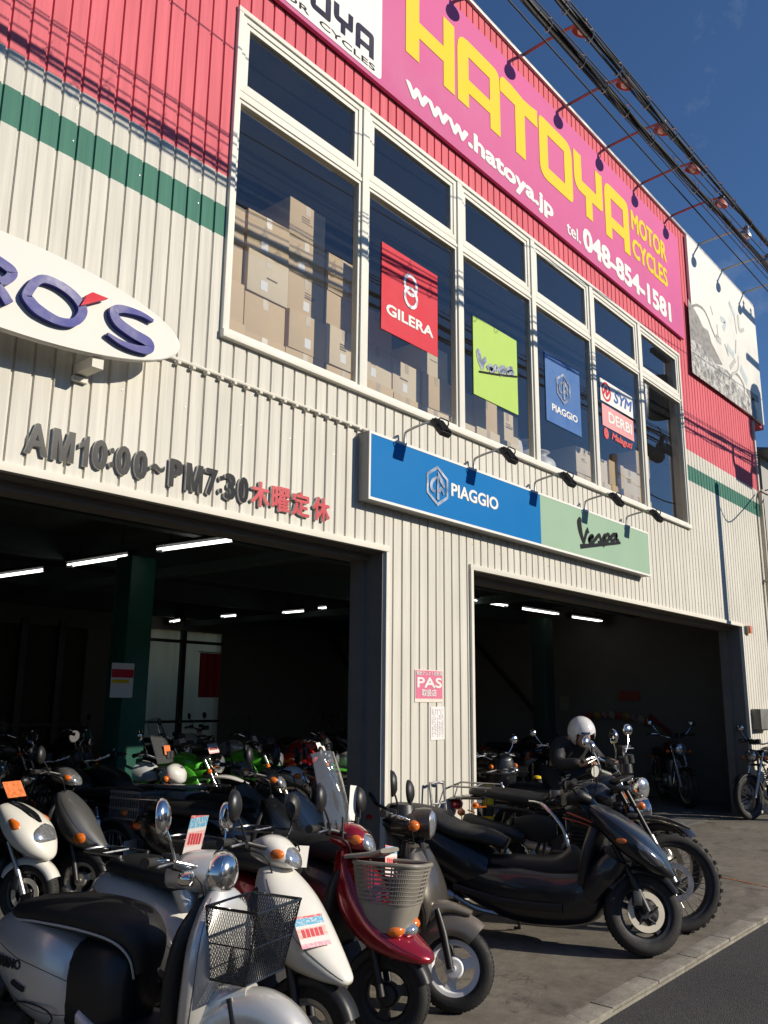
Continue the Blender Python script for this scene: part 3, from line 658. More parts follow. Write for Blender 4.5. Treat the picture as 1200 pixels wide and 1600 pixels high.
def hex_logo(cx, cz, s, y, parent, m1=SILVERP):
    hx = [(cx+s*a, cz+s*b) for a, b in ((0, 1), (.86, .48), (.86, -.48), (0, -1), (-.86, -.48), (-.86, .48))]
    mb = MB()
    for i in range(6):
        a, b = Vector(hx[i]), Vector(hx[(i+1) % 6]); c_ = Vector((cx, cz)); a2, b2 = c_+(a-c_)*.83, c_+(b-c_)*.83
        poly_plate(mb, [tuple(a), tuple(b), tuple(b2), tuple(a2)], y, .006)
    mb.o('emblem_rim', m1, parent, False)
    mb = MB(); q = lambda pts: [(cx+s*a, cz+s*b) for a, b in pts]
    stroke(mb, q([(-.06, .42), (-.42, .15), (-.5, -.12), (-.36, -.3), (-.18, -.28)]), [.1*s, .2*s, .2*s, .18*s, .1*s], y, .006)
    stroke(mb, q([(.02, .7), (.3, .3), (.55, .02)]), [.04*s, .26*s, .12*s], y-.0007, .006)
    stroke(mb, q([(.5, -.35), (.3, -.1), (.1, -.25), (.08, -.3)]), [.08*s, .2*s, .2*s, .1*s], y-.0014, .006)
    stroke(mb, q([(.02, .5), (.02, 0), (.02, -.68)]), [.1*s, .17*s, .19*s], y-.0021, .006)
    mb.o('emblem', m1, parent, False)
hex_logo(5.64, 3.385, .178, -.121, K)
lettering('lettering', 'PIAGGIO', 5.84, 6.59, 3.335, 3.455, -.1225, WHITE, K, .03)
def script_word(parent, y, mt, f, sc=1.0):
    mb = MB()
    for pts, wd in f: stroke(mb, pts, [q*sc for q in wd] if isinstance(wd, list) else wd*sc, y, .003); y -= .0006
    return mb.o('lettering', mt, parent, False)
PV = lambda pts: pxs(pts, 800, 740, 5, -.123)
script_word(K, -.1215, INK, [
    (PV([(536, 345), (526, 380), (533, 440), (548, 500), (562, 545)]), [.03, .10, .09, .065, .04]),
    (PV([(562, 545), (570, 505), (582, 460), (597, 440)]), [.04, .045, .05, .07]),
    (PV([(596, 520), (620, 505), (634, 490), (618, 487), (603, 510), (606, 535), (630, 535), (650, 515)]), .042),
    (PV([(650, 515), (680, 480), (690, 505), (694, 535), (672, 540)]), .044),
    (PV([(700, 530), (726, 480), (718, 530), (713, 570)]), .046),
    (PV([(724, 500), (745, 475), (760, 488), (750, 520), (726, 528)]), .044),
    (PV([(818, 478), (790, 478), (772, 505), (782, 528), (805, 510), (818, 475), (815, 515), (835, 530)]), .046),
    (PV([(535, 568), (690, 555), (845, 540)]), [.05, .036, .03]),
])
# five black floodlights on arms over it
for i, x in enumerate((5.29, 6.31, 7.40, 8.49, 9.55)):
    t = thing('floodlight', 'small black floodlight on a bent arm over the blue and mint sign, %s from left' % ordn[i], 'floodlight', (x, -.06, 3.66), 'floodlights over the light-box sign')
    MB().tube([(x, -.05, 3.64), (x, -.05, 3.76), (x, -.09, 3.80), (x, -.34, 3.835)], .011, 8, 3).o('arm', STEEL, t)
    MB().tube([(x+.02, -.05, 3.7), (x+.05, -.02, 3.6+.08), (x+.055, -.03, 3.66)], .004, 5, 3).o('cable', BLACK, t)
    h = MB().box(-.062, .062, -.022, .022, -.085, .085, .006)
    for q in range(6): h.box(-.05+q*.02-.003, -.05+q*.02+.003, .0225, .038, -.075, .075)
    M = Matrix.Translation((x, -.42, 3.75)) @ Matrix.Rotation(R_(143), 4, 'X')
    h.xf(M); hd = h.o('lamp_housing', BLACK, t)
    g_ = MB().box(-.052, .052, -.026, -.0225, -.074, .074); g_.xf(M); g_.o('lens', mat('flood_lens', (.2, .2, .2), .15, coat=.6), hd)
    b_ = MB().tube([(-.07, 0, 0), (-.07, .05, -.02), (-.05, .07, -.03), (.05, .07, -.03), (.07, .05, -.02), (.07, 0, 0)], .006, 6); b_.xf(M); b_.o('yoke', BLACK, t)

# posters in the windows
GILP = thing('red_window_poster', 'red poster with linked silver rings in the second window', 'poster', (5.44, -.0, 4.65))
MB().box(5.04, 5.835, .012, .0145, 4.655, 5.46).o('sheet', REDP, GILP, False)
mb = MB()
stroke(mb, [(5.435+.085*math.cos(R_(a)), 5.205+.09*math.sin(R_(a))) for a in range(0, 360, 20)], .032, .011, .002, 2, True)
mb.o('ring', SILVERP, GILP, False)
mb = MB(); stroke(mb, [(5.435+.085*math.cos(R_(a)), 5.085+.09*math.sin(R_(a))) for a in range(0, 360, 20)], .032, .0085, .002, 2, True); mb.o('ring', SILVERP, GILP, False)
lettering('lettering', 'GILERA', 5.10, 5.765, 4.81, 4.915, .0105, WHITE, GILP, .035)
VP = thing('lime_window_poster', 'lime green poster with a silver script word in the third window', 'poster', (6.8, 0, 4.47))
MB().box(6.41, 7.215, .012, .0145, 4.47, 5.285).o('sheet', LIME, VP, False)
PW = lambda pts: pxs(pts, 580, 360, 4.8, .01)
script_word(VP, .0105, SILVERP, [
    (PW([(808, 890), (805, 920), (815, 980), (835, 1040)]), [.03, .085, .07, .05]),
    (PW([(835, 1040), (840, 990), (862, 965)]), [.03, .05, .06]),
    (PW([(868, 1035), (890, 1015), (905, 1030), (890, 1050), (920, 1050)]), .045),
    (PW([(920, 1050), (935, 1020), (950, 1055)]), .05), (PW([(955, 1060), (985, 1025), (1000, 1050), (975, 1075), (978, 1095)]), .05),
    (PW([(1060, 1040), (1030, 1040), (1020, 1070), (1050, 1065), (1070, 1080)]), .05)])
script_word(VP, .0065, INK, [(PW([(808, 1058), (950, 1082), (1092, 1098)]), .018)])
PP = thing('blue_window_poster', 'blue poster with a silver hexagon emblem in the fourth window', 'poster', (8.2, 0, 4.57))
MB().box(7.80, 8.60, .012, .0145, 4.575, 5.37).o('sheet', POSTBLUE, PP, False)
hex_logo(8.195, 5.04, .185, .011, PP)
lettering('lettering', 'PIAGGIO', 7.92, 8.51, 4.715, 4.80, .0105, WHITE, PP, .03)
SY = thing('white_logo_sticker', 'white window sticker with blue and red logo, top of three', 'sticker', (9.6, 0, 5.18))
MB().box(9.14, 10.06, .012, .0145, 5.185, 5.475).o('sheet', WHITE, SY, False)
lettering('lettering', 'SYM', 9.50, 10.04, 5.25, 5.41, .011, mat('sym_blue', (.02, .09, .35), .5), SY, .03, 0, .25)
mb = MB(); stroke(mb, [(9.30+.11*math.cos(R_(a)), 5.33+.11*math.sin(R_(a))) for a in range(0, 360, 24)], .03, .011, .001, 2, True); stroke(mb, [(9.22, 5.29), (9.3, 5.38), (9.3, 5.28), (9.38, 5.36)], .035, .0095, .001); mb.o('emblem', REDP, SY, False)
DB = thing('pink_logo_sticker', 'pale pink window sticker with white capital letters, middle of three', 'sticker', (9.6, 0, 4.87))
MB().box(9.16, 10.05, .012, .0145, 4.87, 5.15).o('sheet', PALEPINK, DB, False)
lettering('lettering', 'DERBI', 9.32, 9.99, 4.945, 5.085, .011, WHITE, DB, .03)
ML = thing('red_script_sticker', 'red script window lettering with a round mark, lowest of three', 'sticker', (9.6, 0, 4.7))
lettering('lettering', 'Malaguti', 9.39, 9.99, 4.72, 4.84, .014, mat('red_outline', (.62, .06, .06), .5), ML, .03, .001, .3)
mb = MB(); stroke(mb, [(9.25+.035*math.cos(R_(a)), 4.785+.04*math.sin(R_(a))) for a in range(0, 360, 30)], .06, .014, .001, 2, True); mb.o('emblem', mat('red_outline', (0, 0, 0)), ML, False)

# paper notices on the pier
PS = thing('pink_notice', 'pink dealer notice taped to the white pier between the openings', 'notice', (5.68, 0, 1.58))
MB().box(5.485, 5.862, -.006, -.002, 1.585, 1.845).o('sheet', mat('notice_paper', (.74, .66, .58), .7), PS, False)
MB().box(5.492, 5.855, -.0075, -.0062, 1.615, 1.838).o('pink_field', mat('notice_pink', (.66, .16, .26), .65, var=.12, nscale=8), PS, False)
lettering('lettering', 'PAS', 5.51, 5.845, 1.70, 1.785, -.0085, WHITE, PS, .03)
lettering('lettering', '電動アシスト自転車', 5.50, 5.85, 1.80, 1.832, -.0085, WHITE, PS, .01)
lettering('lettering', '取扱店', 5.57, 5.77, 1.632, 1.69, -.0085, WHITE, PS, .015)
NP = thing('white_notice', 'white paper of small vertical writing under the pink notice', 'notice', (5.8, 0, 1.28))
MB().box(5.695, 5.885, -.005, -.002, 1.285, 1.55).o('sheet', mat('paper_white', (.8, .76, .74), .7), NP, False)
random.seed(5); mb = MB()
for c_ in range(7):
    z = 1.53
    while z > 1.31:
        h_ = random.uniform(.006, .016); 
        if random.random() < .82: mb.box(5.712+c_*.024, 5.712+c_*.024+random.uniform(.003, .009), -.0062, -.0052, z-h_, z)
        z -= h_+.004
mb.o('small_print', mat('grey_ink', (.3, .28, .3), .6), NP, False)
# orange lamp box and grey meter box beside the right opening
t = thing('orange_alarm_box', 'small orange alarm lamp on the wall beside the right opening top corner', 'alarm', (13.85, -.03, 2.67))
MB().box(13.76, 13.80, -.05, .0, 2.67, 2.78, .006).o('base', REVEAL, t); MB().box(13.80, 13.93, -.07, -.001, 2.665, 2.785, .012).o('lens', ORANGE, t)
t = thing('meter_box', 'grey electric meter box on the ribbed wall right of the right opening', 'meter box', (14.1, -.1, 1.2))
MB().box(13.75, 14.3, -.14, -.001, 1.22, 1.52, .01).o('cabinet', mat('meter_grey', (.16, .155, .14), .5, var=.2), t)
MB().box(14.32, 14.55, -.10, -.001, 1.24, 1.5, .01).o('side_cabinet', mat('meter_pale', (.42, .40, .36), .5), t); MB().ball((14.43, -.11, 1.38), .05).o('dial', CLEAR, t)
# ------------------------------------------------------------------ inside the shop
def px_side(u, v, X):
    d = px_ray(u, v); t = X/d.x; return Vector((0, -CAM_D, CAM_H)) + d*t
def px_depth(u, v, dep): return Vector((0, -CAM_D, CAM_H)) + px_ray(u, v)*(dep/CAM_F)
# back wall with two openings hung with translucent sheeting
BY = 10.0
a0 = px_wall(222, 1100, BY).x; a1 = px_wall(342, 1100, BY).x; b1 = px_wall(128, 1100, BY).x; zt = px_wall(280, 985, BY).z
wb = MB().box(b1+.0, a0, BY, BY+.15, 0, CZ).box(a1, XEND-.12, BY, BY+.15, 0, CZ).box(a0, a1, BY, BY+.15, zt, CZ).box(-7.88, b1, BY, BY+.15, zt-.1, CZ).box(-7.88, XEND-.12, BY, BY+.15, CZ+.13, TOPZ-.26)
wb.o('back_wall', INWALL, shop, False)
def sheet_mat():
    m, t, b = node_mat('translucent_sheeting'); t.nodes.remove(b); o = t.nodes['Material Output']
    tl = t.nodes.new('ShaderNodeBsdfTranslucent'); df = t.nodes.new('ShaderNodeBsdfDiffuse'); mx_ = t.nodes.new('ShaderNodeMixShader'); mx_.inputs[0].default_value = .35
    n = t.nodes.new('ShaderNodeTexNoise'); n.inputs['Scale'].default_value = 1.5; g = t.nodes.new('ShaderNodeNewGeometry'); mp_ = t.nodes.new('ShaderNodeMapping'); mp_.inputs['Scale'].default_value = (4, 1, .5)
    t.links.new(g.outputs['Position'], mp_.inputs[0]); t.links.new(mp_.outputs[0], n.inputs['Vector'])
    r = t.nodes.new('ShaderNodeValToRGB'); r.color_ramp.elements[0].color = (.66, .42, .20, 1); r.color_ramp.elements[1].color = (.95, .66, .34, 1); t.links.new(n.outputs['Fac'], r.inputs[0])
    t.links.new(r.outputs[0], tl.inputs[0]); t.links.new(r.outputs[0], df.inputs[0]); t.links.new(tl.outputs[0], mx_.inputs[1]); t.links.new(df.outputs[0], mx_.inputs[2]); t.links.new(mx_.outputs[0], o.inputs[0])
    return m
SHEETM = sheet_mat()
def curtain(x0, x1, z1, m=SHEETM):
    n = 60; V = []; F = []
    for i in range(n+1):
        x = x0+(x1-x0)*i/n; y = BY+.05+.025*math.sin(x*9)+.012*math.sin(x*23+1)
        V += [(x, y, 0.02), (x, y, z1)]
    F = [(i*2, i*2+2, i*2+3, i*2+1) for i in range(n)]
    return mk('sheeting', V, F, m, shop)
curtain(a0, a1, zt); curtain(-7.8, b1, zt-.1, mat('dimmed_sheeting', (.07, .06, .045), .8, var=.3, nscale=2))  # the left sheet's dimmer light is put into its dark colour
fp = MB(); xm = px_wall(283, 1050, BY).x
fp.box(xm-.06, xm+.05, BY-.06, BY+.02, 0, zt).box(a0, a1, BY-.05, BY-.01, 1.12, 1.17).box(a0, a1, BY-.05, BY-.01, zt-.25, zt-.19)
for u in (30, 90): x = px_wall(u, 1050, BY).x; fp.box(x-.06, x+.06, BY-.06, BY+.02, 0, zt)
fp.box(-7.8, b1, BY-.05, BY-.01, 1.1, 1.15); fp.o('sheeting_frame', DARKMET, shop, False)
# unseen pale wall added behind the sheeting to brighten it
o = MB().box(-12, 22, 13.6, 13.8, -.1, 2.2).o('sheeting_fill_wall', mat('fill_wall_paint', (.6, .56, .48), .8), None, False); tag(o, 'unseen pale wall added behind the shop to brighten the sheeting', 'wall')
# green columns and braces
for u, v, dep, wpx in ((193, 1150, 8.4, 54), (850, 1100, 14.5, 30)):
    p = px_depth(u, v, dep); hw = dep*wpx/CAM_F*.42
    c_ = MB().box(p.x-hw, p.x+hw, p.y-hw, p.y+hw, .004, CZ-.41, .012).box(p.x-hw-.08, p.x+hw+.08, p.y-hw-.08, p.y+hw+.08, .004, .03).o('green_column', GREENP if u < 300 else mat('dimmed_green_paint', (.008, .03, .024), .6), shop)  # the far column's gloom is put into a darker copy of the green
    if u < 300: GC = p, hw
p, hw = GC
t = thing('column_notice', 'red and white notice on the green column inside the left opening', 'notice', (p.x, p.y-hw, 1.9))
za, zb = px_wall(190, 1090, p.y-hw).z, px_wall(190, 1036, p.y-hw).z; xa, xb = px_wall(173, 1060, p.y-hw).x, px_wall(208, 1060, p.y-hw).x
MB().box(xa, xb, p.y-hw-.006, p.y-hw-.002, za, zb).o('sheet', WHITE, t, False); MB().box(xa+.004, xb-.004, p.y-hw-.0085, p.y-hw-.0065, za+(zb-za)*.58, za+(zb-za)*.82).o('red_band', REDP, t, False)
MB().box(xa+.01, xb-.05, p.y-hw-.0085, p.y-hw-.0065, za+(zb-za)*.42, za+(zb-za)*.52).o('yellow_band', YELLOW, t, False)
for a_, b_, x_ in ((7.6, 9.9, 14.85), (9.9, 7.6, 14.75), (3.2, 6.0, 14.85)): MB().tube([(x_, a_, .2), (x_, b_, 3.0)], .04, 6).o('wall_brace', DARKMET, shop)
# red banner at the back
p0, p1 = px_wall(313, 1020, BY-.3), px_wall(341, 1090, BY-.3)
t = thing('hanging_banner', 'tall red cloth banner hanging at the back of the shop', 'banner', (p0.x, BY-.3, p1.z))
n = 10; V = []
for i in range(n+1):
    x = p0.x+(p1.x-p0.x)*i/n; y = BY-.3+.02*math.sin(i*1.7); V += [(x, y, p1.z), (x, y, p0.z), (x, y+.004, p1.z), (x, y+.004, p0.z)]
mk('cloth', V, [(i*4, i*4+4, i*4+5, i*4+1) for i in range(n)]+[(i*4+2, i*4+3, i*4+7, i*4+6) for i in range(n)], mat('banner_cloth', (.42, .03, .02), .8), t)
MB().tube([(p0.x-.05, BY-.3, p0.z+.02), (p1.x+.05, BY-.3, p0.z+.02), ], .012, 6).o('rod', STEEL, t)
# fluorescent lamps
TUBE = mat('lit_tube', (1.0, .98, .93), .4, emit=3.2, var=0, rvar=0)
def fluoro(a, b, lab):
    d = (b-a); d.z = 0; ln = d.length; d.normalize(); n = Vector((-d.y, d.x, 0)); c_ = (a+b)/2
    t = thing('fluorescent_lamp', lab, 'lamp', (c_.x, c_.y, a.z), 'fluorescent lamps inside the shop')
    rz = math.atan2(d.y, d.x); M = Matrix.Translation(Vector((c_.x, c_.y, a.z))) @ Matrix.Rotation(rz, 4, 'Z')
    h = MB().box(-ln/2-.03, ln/2+.03, -.07, .07, .035, .075, .006).box(-ln/2-.03, -ln/2, -.05, .05, -.02, .035).box(ln/2, ln/2+.03, -.05, .05, -.02, .035).tube([(-ln*.35, 0, .07), (-ln*.35, 0, CZ-a.z)], .008, 6).tube([(ln*.35, 0, .07), (ln*.35, 0, CZ-a.z)], .008, 6)
    h.xf(M).o('housing', DARKIN, t)
    for s in (-1, 1): MB().tube([(-ln/2, s*.035, .008), (ln/2, s*.035, .008)], .010, 8).xf(M).o('tube', TUBE, t)
LZ = 3.06
for (p, q, nm) in (((250, 860), (368, 844), 'twin tube lamp nearest the left opening top edge'), ((110, 884), (205, 869), 'twin tube lamp second along the left ceiling row'), ((-12, 903), (73, 891), 'twin tube lamp at the left picture edge'),
                   ((700, 933), (790, 947), 'tube lamp in the right opening beside the pier'), ((812, 951), (870, 960), 'middle tube lamp in the right opening'), ((890, 964), (938, 971), 'rightmost tube lamp in the right opening'),
                   ((268, 972), (285, 969), 'small far tube lamp above the pale sheeting'), ((348, 964), (372, 962), 'far tube lamp, second in the back row'), ((444, 958), (478, 955), 'far tube lamp, third in the back row'), ((500, 951), (513, 950), 'far tube lamp, fourth in the back row'), ((562, 947), (577, 944), 'far tube lamp at the dark jamb')):
    fluoro(px_ground(*p, LZ), px_ground(*q, LZ), nm)
# paper flower garland and notices on the right-hand side wall
XS = XEND-.13
t = thing('paper_garland', 'arched garland of paper flowers on the dark wall inside the right opening', 'garland', (XS, 3, 1.3))
random.seed(2)
for i in range(9):
    f_ = i/8; u = 922+f_*92; v = 1119-5*math.sin(f_*math.pi)+f_*9
    p = px_side(u, v, XS); mb = MB(); cc = [(.3, .05, .04), (.28, .2, .05), (.28, .15, .16), (.3, .26, .2)][i % 4]
    for k in range(6): a = k*math.pi/3; mb.ball((XS-.03, p.y+.045*math.cos(a), p.z+.045*math.sin(a)), .02, .035, .035, 8, 5)
    mb.ball((XS-.05, p.y, p.z), .04, .05, .05, 8, 5); mb.o('paper_flower', mat('paper_flower_%d' % (i % 4), cc, .7), t)
p, q = px_side(1016, 1118, XS), px_side(1052, 1148, XS)
mb = MB().tube([(XS-.03, p.y, p.z), (XS-.04, (p.y+q.y)/2, (p.z+q.z)/2), (XS-.03, q.y, q.z)], .035, 8, 3); mb.o('red_ribbon', mat('dull_red', (.2, .02, .02), .7), t)
for u0, v0, u1, v1, c_, lb in ((966, 1080, 1000, 1095, (.3, .06, .05), 'small red notice on the dark side wall'), (832, 1068, 850, 1098, (.3, .32, .3), 'pale grey notice on the dark side wall beside the column'), (875, 1088, 890, 1110, (.25, .24, .2), 'faded notice on the dark side wall above the rider')):
    p, q = px_side(u0, v0, XS), px_side(u1, v1, XS)
    o = MB().box(XS-.01, XS-.002, min(p.y, q.y), max(p.y, q.y), min(p.z, q.z), max(p.z, q.z)).o('wall_notice', mat('notice_%d' % u0, c_, .7, var=.3, nscale=14), None, False); tag(o, lb, 'notice')

# ------------------------------------------------------------------ cartons behind the upstairs windows
CARD = mat('cardboard', (.62, .46, .27), .8, var=.12, nscale=3, bump=.06, bscale=60); CARD2 = mat('pale_cardboard', (.68, .56, .38), .8, var=.1, nscale=3); TAPE = mat('parcel_tape', (.50, .40, .26), .3, var=.1)
ORD2 = ordn+['twelfth', 'thirteenth', 'fourteenth', 'fifteenth', 'sixteenth', 'seventeenth', 'eighteenth']
WNAME = ['first', 'second', 'third', 'fourth', 'fifth', 'sixth']; random.seed(21)
heights = [4, 4, 5, 4, 3, 2, 3, 2, 2, 2, 3, 2, 3, 2, 2, 2, 2, 3]
for i, hn in enumerate(heights):
    if 10 <= i <= 12: continue
    x = 3.40+i*.435; z = 3.981
    wi = max(j for j in range(6) if mull[j] <= x+.2)
    for j in range(hn):
        wd, hh, dp = random.uniform(.412, .43), random.choice((.315, .33, .33, .345)), random.uniform(.36, .40); y0 = random.uniform(.28, .325)+.012*j
        o = MB().box(-wd/2, wd/2, 0, dp, 0, hh, .004).o('carton', random.choice([CARD, CARD, CARD2]))
        o.location = (x+random.uniform(.19, .21), y0, z); o.rotation_euler = (0, 0, random.uniform(-.03, .03))
        tag(o, 'cardboard carton behind the %s upstairs window, %s stack along, %s up' % (WNAME[wi], ORD2[i], ordn[j]), 'carton', 'cartons stacked upstairs')
        tp = MB().box(-.028, .028, -.0012, -.0002, hh-.09, hh-.001).box(-.028, .028, 0.001, dp-.001, hh, hh+.0008).o('tape', TAPE, o, False)
        if random.random() < .6: u = random.uniform(-wd*.35, wd*.1); MB().box(u, u+.07, -.0014, -.0003, .05, .13).o('shipping_label', WHITE, o, False)
        if random.random() < .7:
            pm = MB(); u0 = random.uniform(-wd*.35, 0)
            for q in range(random.randint(1, 3)): pm.box(u0, u0+random.uniform(.06, .15), -.0013, -.0002, .16+q*.022, .168+q*.022+random.choice((0, .006)))
            pm.o('carton_print', mat('carton_ink', (.16, .12, .08), .8), o, False)
        z += hh+.002
# wrapped parcels behind the fourth window
SACK = mat('white_wrap', (.62, .60, .56), .45, var=.15, nscale=8)
for i, (x, h) in enumerate(((7.75, .62), (8.15, .55), (8.5, .5))):
    mb = MB().loft([(0, .02, .16, .15, 90, 3), (0, .12, .17, .16, 90, 3), (0, h*.7, .16, .15, 90, 2.6), (0, h*.86, .07, .06, 90, 2), (0, h*.95, .13, .1, 90, 2), (0, h, .10, .06, 90, 2)], 20, 4)
    o = mb.o('wrapped_bundle', SACK); o.location = (x, .5, 3.982); o.rotation_euler = (0, 0, i*.7)
    tag(o, 'white wrapped bundle tied at the top behind the fourth window, %s from the left' % ordn[i], 'bundle', 'wrapped bundles upstairs')

# ------------------------------------------------------------------ overhead cables and poles
CABLE = mat('cable_sheath', (.012, .012, .013), .55, var=.2)
def cable(name, label, d, f, r, bundle=False, x0=-9.0, x1=16.7, group='overhead cables along the street'):
    n = 90; P = [Vector((x0+(x1-x0)*i/n, -d, f(x0+(x1-x0)*i/n))) for i in range(n+1)]
    mb = MB().tube(P, r, 8)
    if bundle:
        for s, rr, off in ((0, r*.75, .028), (2.1, r*.55, .032), (4.2, r*.4, .036)):
            Q = []
            for i in range(n*3+1):
                x = x0+(x1-x0)*i/(n*3); a = s+x*(1.1+.2*s)+.6*math.sin(x*.7+s); Q.append(Vector((x, -d+off*math.cos(a)*.8, f(x)-.015+off*math.sin(a))))
            mb.tube(Q, rr, 6)
        o = mb.o(name, CABLE)
        hm = MB(); x = x0+.4; rg = random.Random(int(d*100))
        while x < x1:
            z = f(x); hm.tube([(x+.065*math.cos(a)*.25, -d+.042*math.cos(a), z-.012+.05*math.sin(a)) for a in [k*2*math.pi/10 for k in range(10)]], .004, 5, 0, True)
            hm.tube([(x, -d, z+.05), (x+.02, -d+.02, z+.10)], .003, 4); x += rg.uniform(.35, .55)
        tag(hm.o('cable_hangers', STEEL, o), kind='stuff')
    else: o = mb.o(name, CABLE)
    tag(o, label, 'cable', group); return o
sag = lambda x, z0, s: z0+s*(x-4.4)*(1 if x > 4.4 else -.35)
cable('cable_bundle', 'thick twisted cable bundle nearer the wall, crossing in front of the roof sign', 1.88, lambda x: sag(x, 6.255, .047), .017, True)
cable('cable_bundle', 'thick cable bundle farther from the wall, crossing the sky at top right', 2.06, lambda x: sag(x, 6.235, .044), .015, True)
for d, z, s, r, lb in ((1.70, 6.40, .018, .007, 'thin overhead cable lowest against the roof sign'), (1.74, 6.44, .030, .005, 'thin overhead cable just above the lowest one'), (1.80, 6.385, .036, .006, 'thin overhead cable touching the thick twisted bundle'), (2.02, 6.40, .036, .006, 'thin overhead cable between the two thick bundles'), (1.5, 7.02, .062, .006, 'single high overhead cable close to the roof sign')):
    cable('overhead_cable', lb, d, (lambda z, s: lambda x: sag(x, z, s))(z, s), r)
POLEM = mat('pole_concrete', (.30, .29, .27), .8, var=.15, nscale=3)
def pole(x, y, h, r0, r1, label, transformer):
    t = thing('utility_pole' if transformer else 'sign_pole', label, 'pole', (x, y, 0))
    MB().tube([(x, y, -.1), (x, y, h*.5), (x, y, h)], [r0, (r0+r1)/2, r1], 14).o('shaft', POLEM, t)
    if transformer:
        for z in (6.55, 8.6, 9.5): MB().box(x-.9, x+.9, y-.06, y-.001+.06, z, z+.09).o('crossarm', DARKMET, t)
        for s in (-.55, .55): MB().lathe([(0, 0), (.26, 0), (.28, .05), (.28, .75), (.2, .85), (0, .86)], (x+s, y-.05, 7.3), 'z', 18).o('transformer', DARKMET, t)
        for s in (-.8, -.4, .4, .8): MB().lathe([(.02, 0), (.05, .03), (.02, .06), (.05, .1), (.02, .14)], (x+s, y, 9.6), 'z', 10).o('insulator', WHITE, t)
        for z in (2, 2.5, 3, 3.5, 4, 4.5): MB().tube([(x-.16, y, z), (x-.32, y, z)], .01, 5).o('step_bolt', STEEL, t)
    else:
        MB().lathe([(0, .02), (.06, .02), (.06, 0), (0, 0)], (x, y, h), 'z', 12).o('cap', DARKMET, t)
        MB().box(x-.05, x+.14, y-.2, y-.06, 3.2, 3.75, .01).o('control_box', POLEM, t); MB().box(x-.03, x+.12, y-.15, y-.05, 2.2, 2.34, .01).o('strap_box', POLEM, t)
pole(16.8, -2.0, 11.0, .17, .12, 'tall concrete utility pole with transformers at the street edge', True)
pole(14.08, -2.14, 6.0, .10, .08, 'slim grey pole at the kerb whose shadow falls on the wall', False)
mb = MB().tube([(14.9, -1.88, 6.74), (14.9, -1.95, 6.5), (15.1, -1.95, 6.35), (15.6, -1.95, 6.33), (15.8, -1.95, 6.5), (15.9, -1.9, 6.8)], .05, 8, 4).tube([(15.0, -1.95, 6.33), (15.75, -1.95, 6.32)], .13, 12)
o = mb.o('cable_splice_case', CABLE); tag(o, 'black splice case hanging on the overhead cables near the pole', 'splice case')
mb = MB().tube([(14.08, -2.1, 5.7), (14.0, -1.2, 5.0), (14.3, -.5, 4.9), (14.95, -.08, 5.15)], .012, 6, 8).tube([(15.9, -2, 7.0), (15.3, -1, 5.4), (15.12, -.1, 5.2)], .012, 6, 8)
o = mb.o('service_drop', CABLE); tag(o, 'slack service cable dropping to the building corner', 'cable')

# ------------------------------------------------------------------ across the street and next door
def house(x0, x1, y0, y1, h, roofh, col, rcol, label, nwin):
    t = thing('house', label, 'house', ((x0+x1)/2, y1, 0)); wm = mat('house_wall_%d' % int(x0*7), col, .8, var=.1, nscale=1.5); rm = mat('house_roof_%d' % int(x0*7), rcol, .7)
    MB().box(x0, x1, y0, y1, -.1, h).o('wall', wm, t, False)
    ym = (y0+y1)/2
    mk('roof', [(x0-.4, y0-.4, h), (x1+.4, y0-.4, h), (x1+.4, y1+.4, h), (x0-.4, y1+.4, h), (x0+.6, ym, h+roofh), (x1-.6, ym, h+roofh)], [(0, 1, 5, 4), (1, 2, 5), (2, 3, 4, 5), (3, 0, 4), (3, 2, 1, 0)], rm, t, False)
    for fl in range(int(h//2.6)):
        for i in range(nwin):
            cx = x0+(x1-x0)*(i+.5)/nwin; z = .9+fl*2.7
            wf = MB().box(cx-.75, cx+.75, y1+.001, y1+.06, z, z+.06).box(cx-.75, cx+.75, y1+.001, y1+.06, z+1.24, z+1.3).box(cx-.75, cx-.7, y1+.001, y1+.06, z+.061, z+1.239).box(cx+.7, cx+.75, y1+.001, y1+.06, z+.061, z+1.239).box(cx-.02, cx+.02, y1+.001, y1+.05, z+.061, z+1.239).o('window', FRAME, t, False)
            MB().box(cx-.7, cx+.7, y1+.002, y1+.02, z+.06, z+1.24).o('pane', mat('far_pane', (.03, .04, .05), .05, var=0, rvar=0), wf, False)
house(14, 22, -24, -15.5, 5.4, 1.3, (.55, .48, .36), (.12, .10, .09), 'cream two-storey house across the street', 3)
house(24, 33, -25, -16, 5.6, 1.4, (.42, .36, .28), (.16, .08, .06), 'tan house with brown roof across the street', 3)
house(35, 47, -23, -14, 6.0, 1.5, (.60, .56, .48), (.10, .11, .13), 'pale house with slate roof across the street', 4)
house(1, 11, -27, -17, 5.2, 1.3, (.5, .5, .46), (.08, .09, .11), 'grey house with dark roof across the street', 3)
house(-16, -2, -26, -16, 5.6, 1.4, (.46, .42, .36), (.13, .09, .08), 'brown tinted house across the street', 4)
house(17.5, 27, .6, 9, 6.5, 1.2, (.40, .39, .36), (.2, .2, .2), 'grey neighbouring house right of the shop', 3)
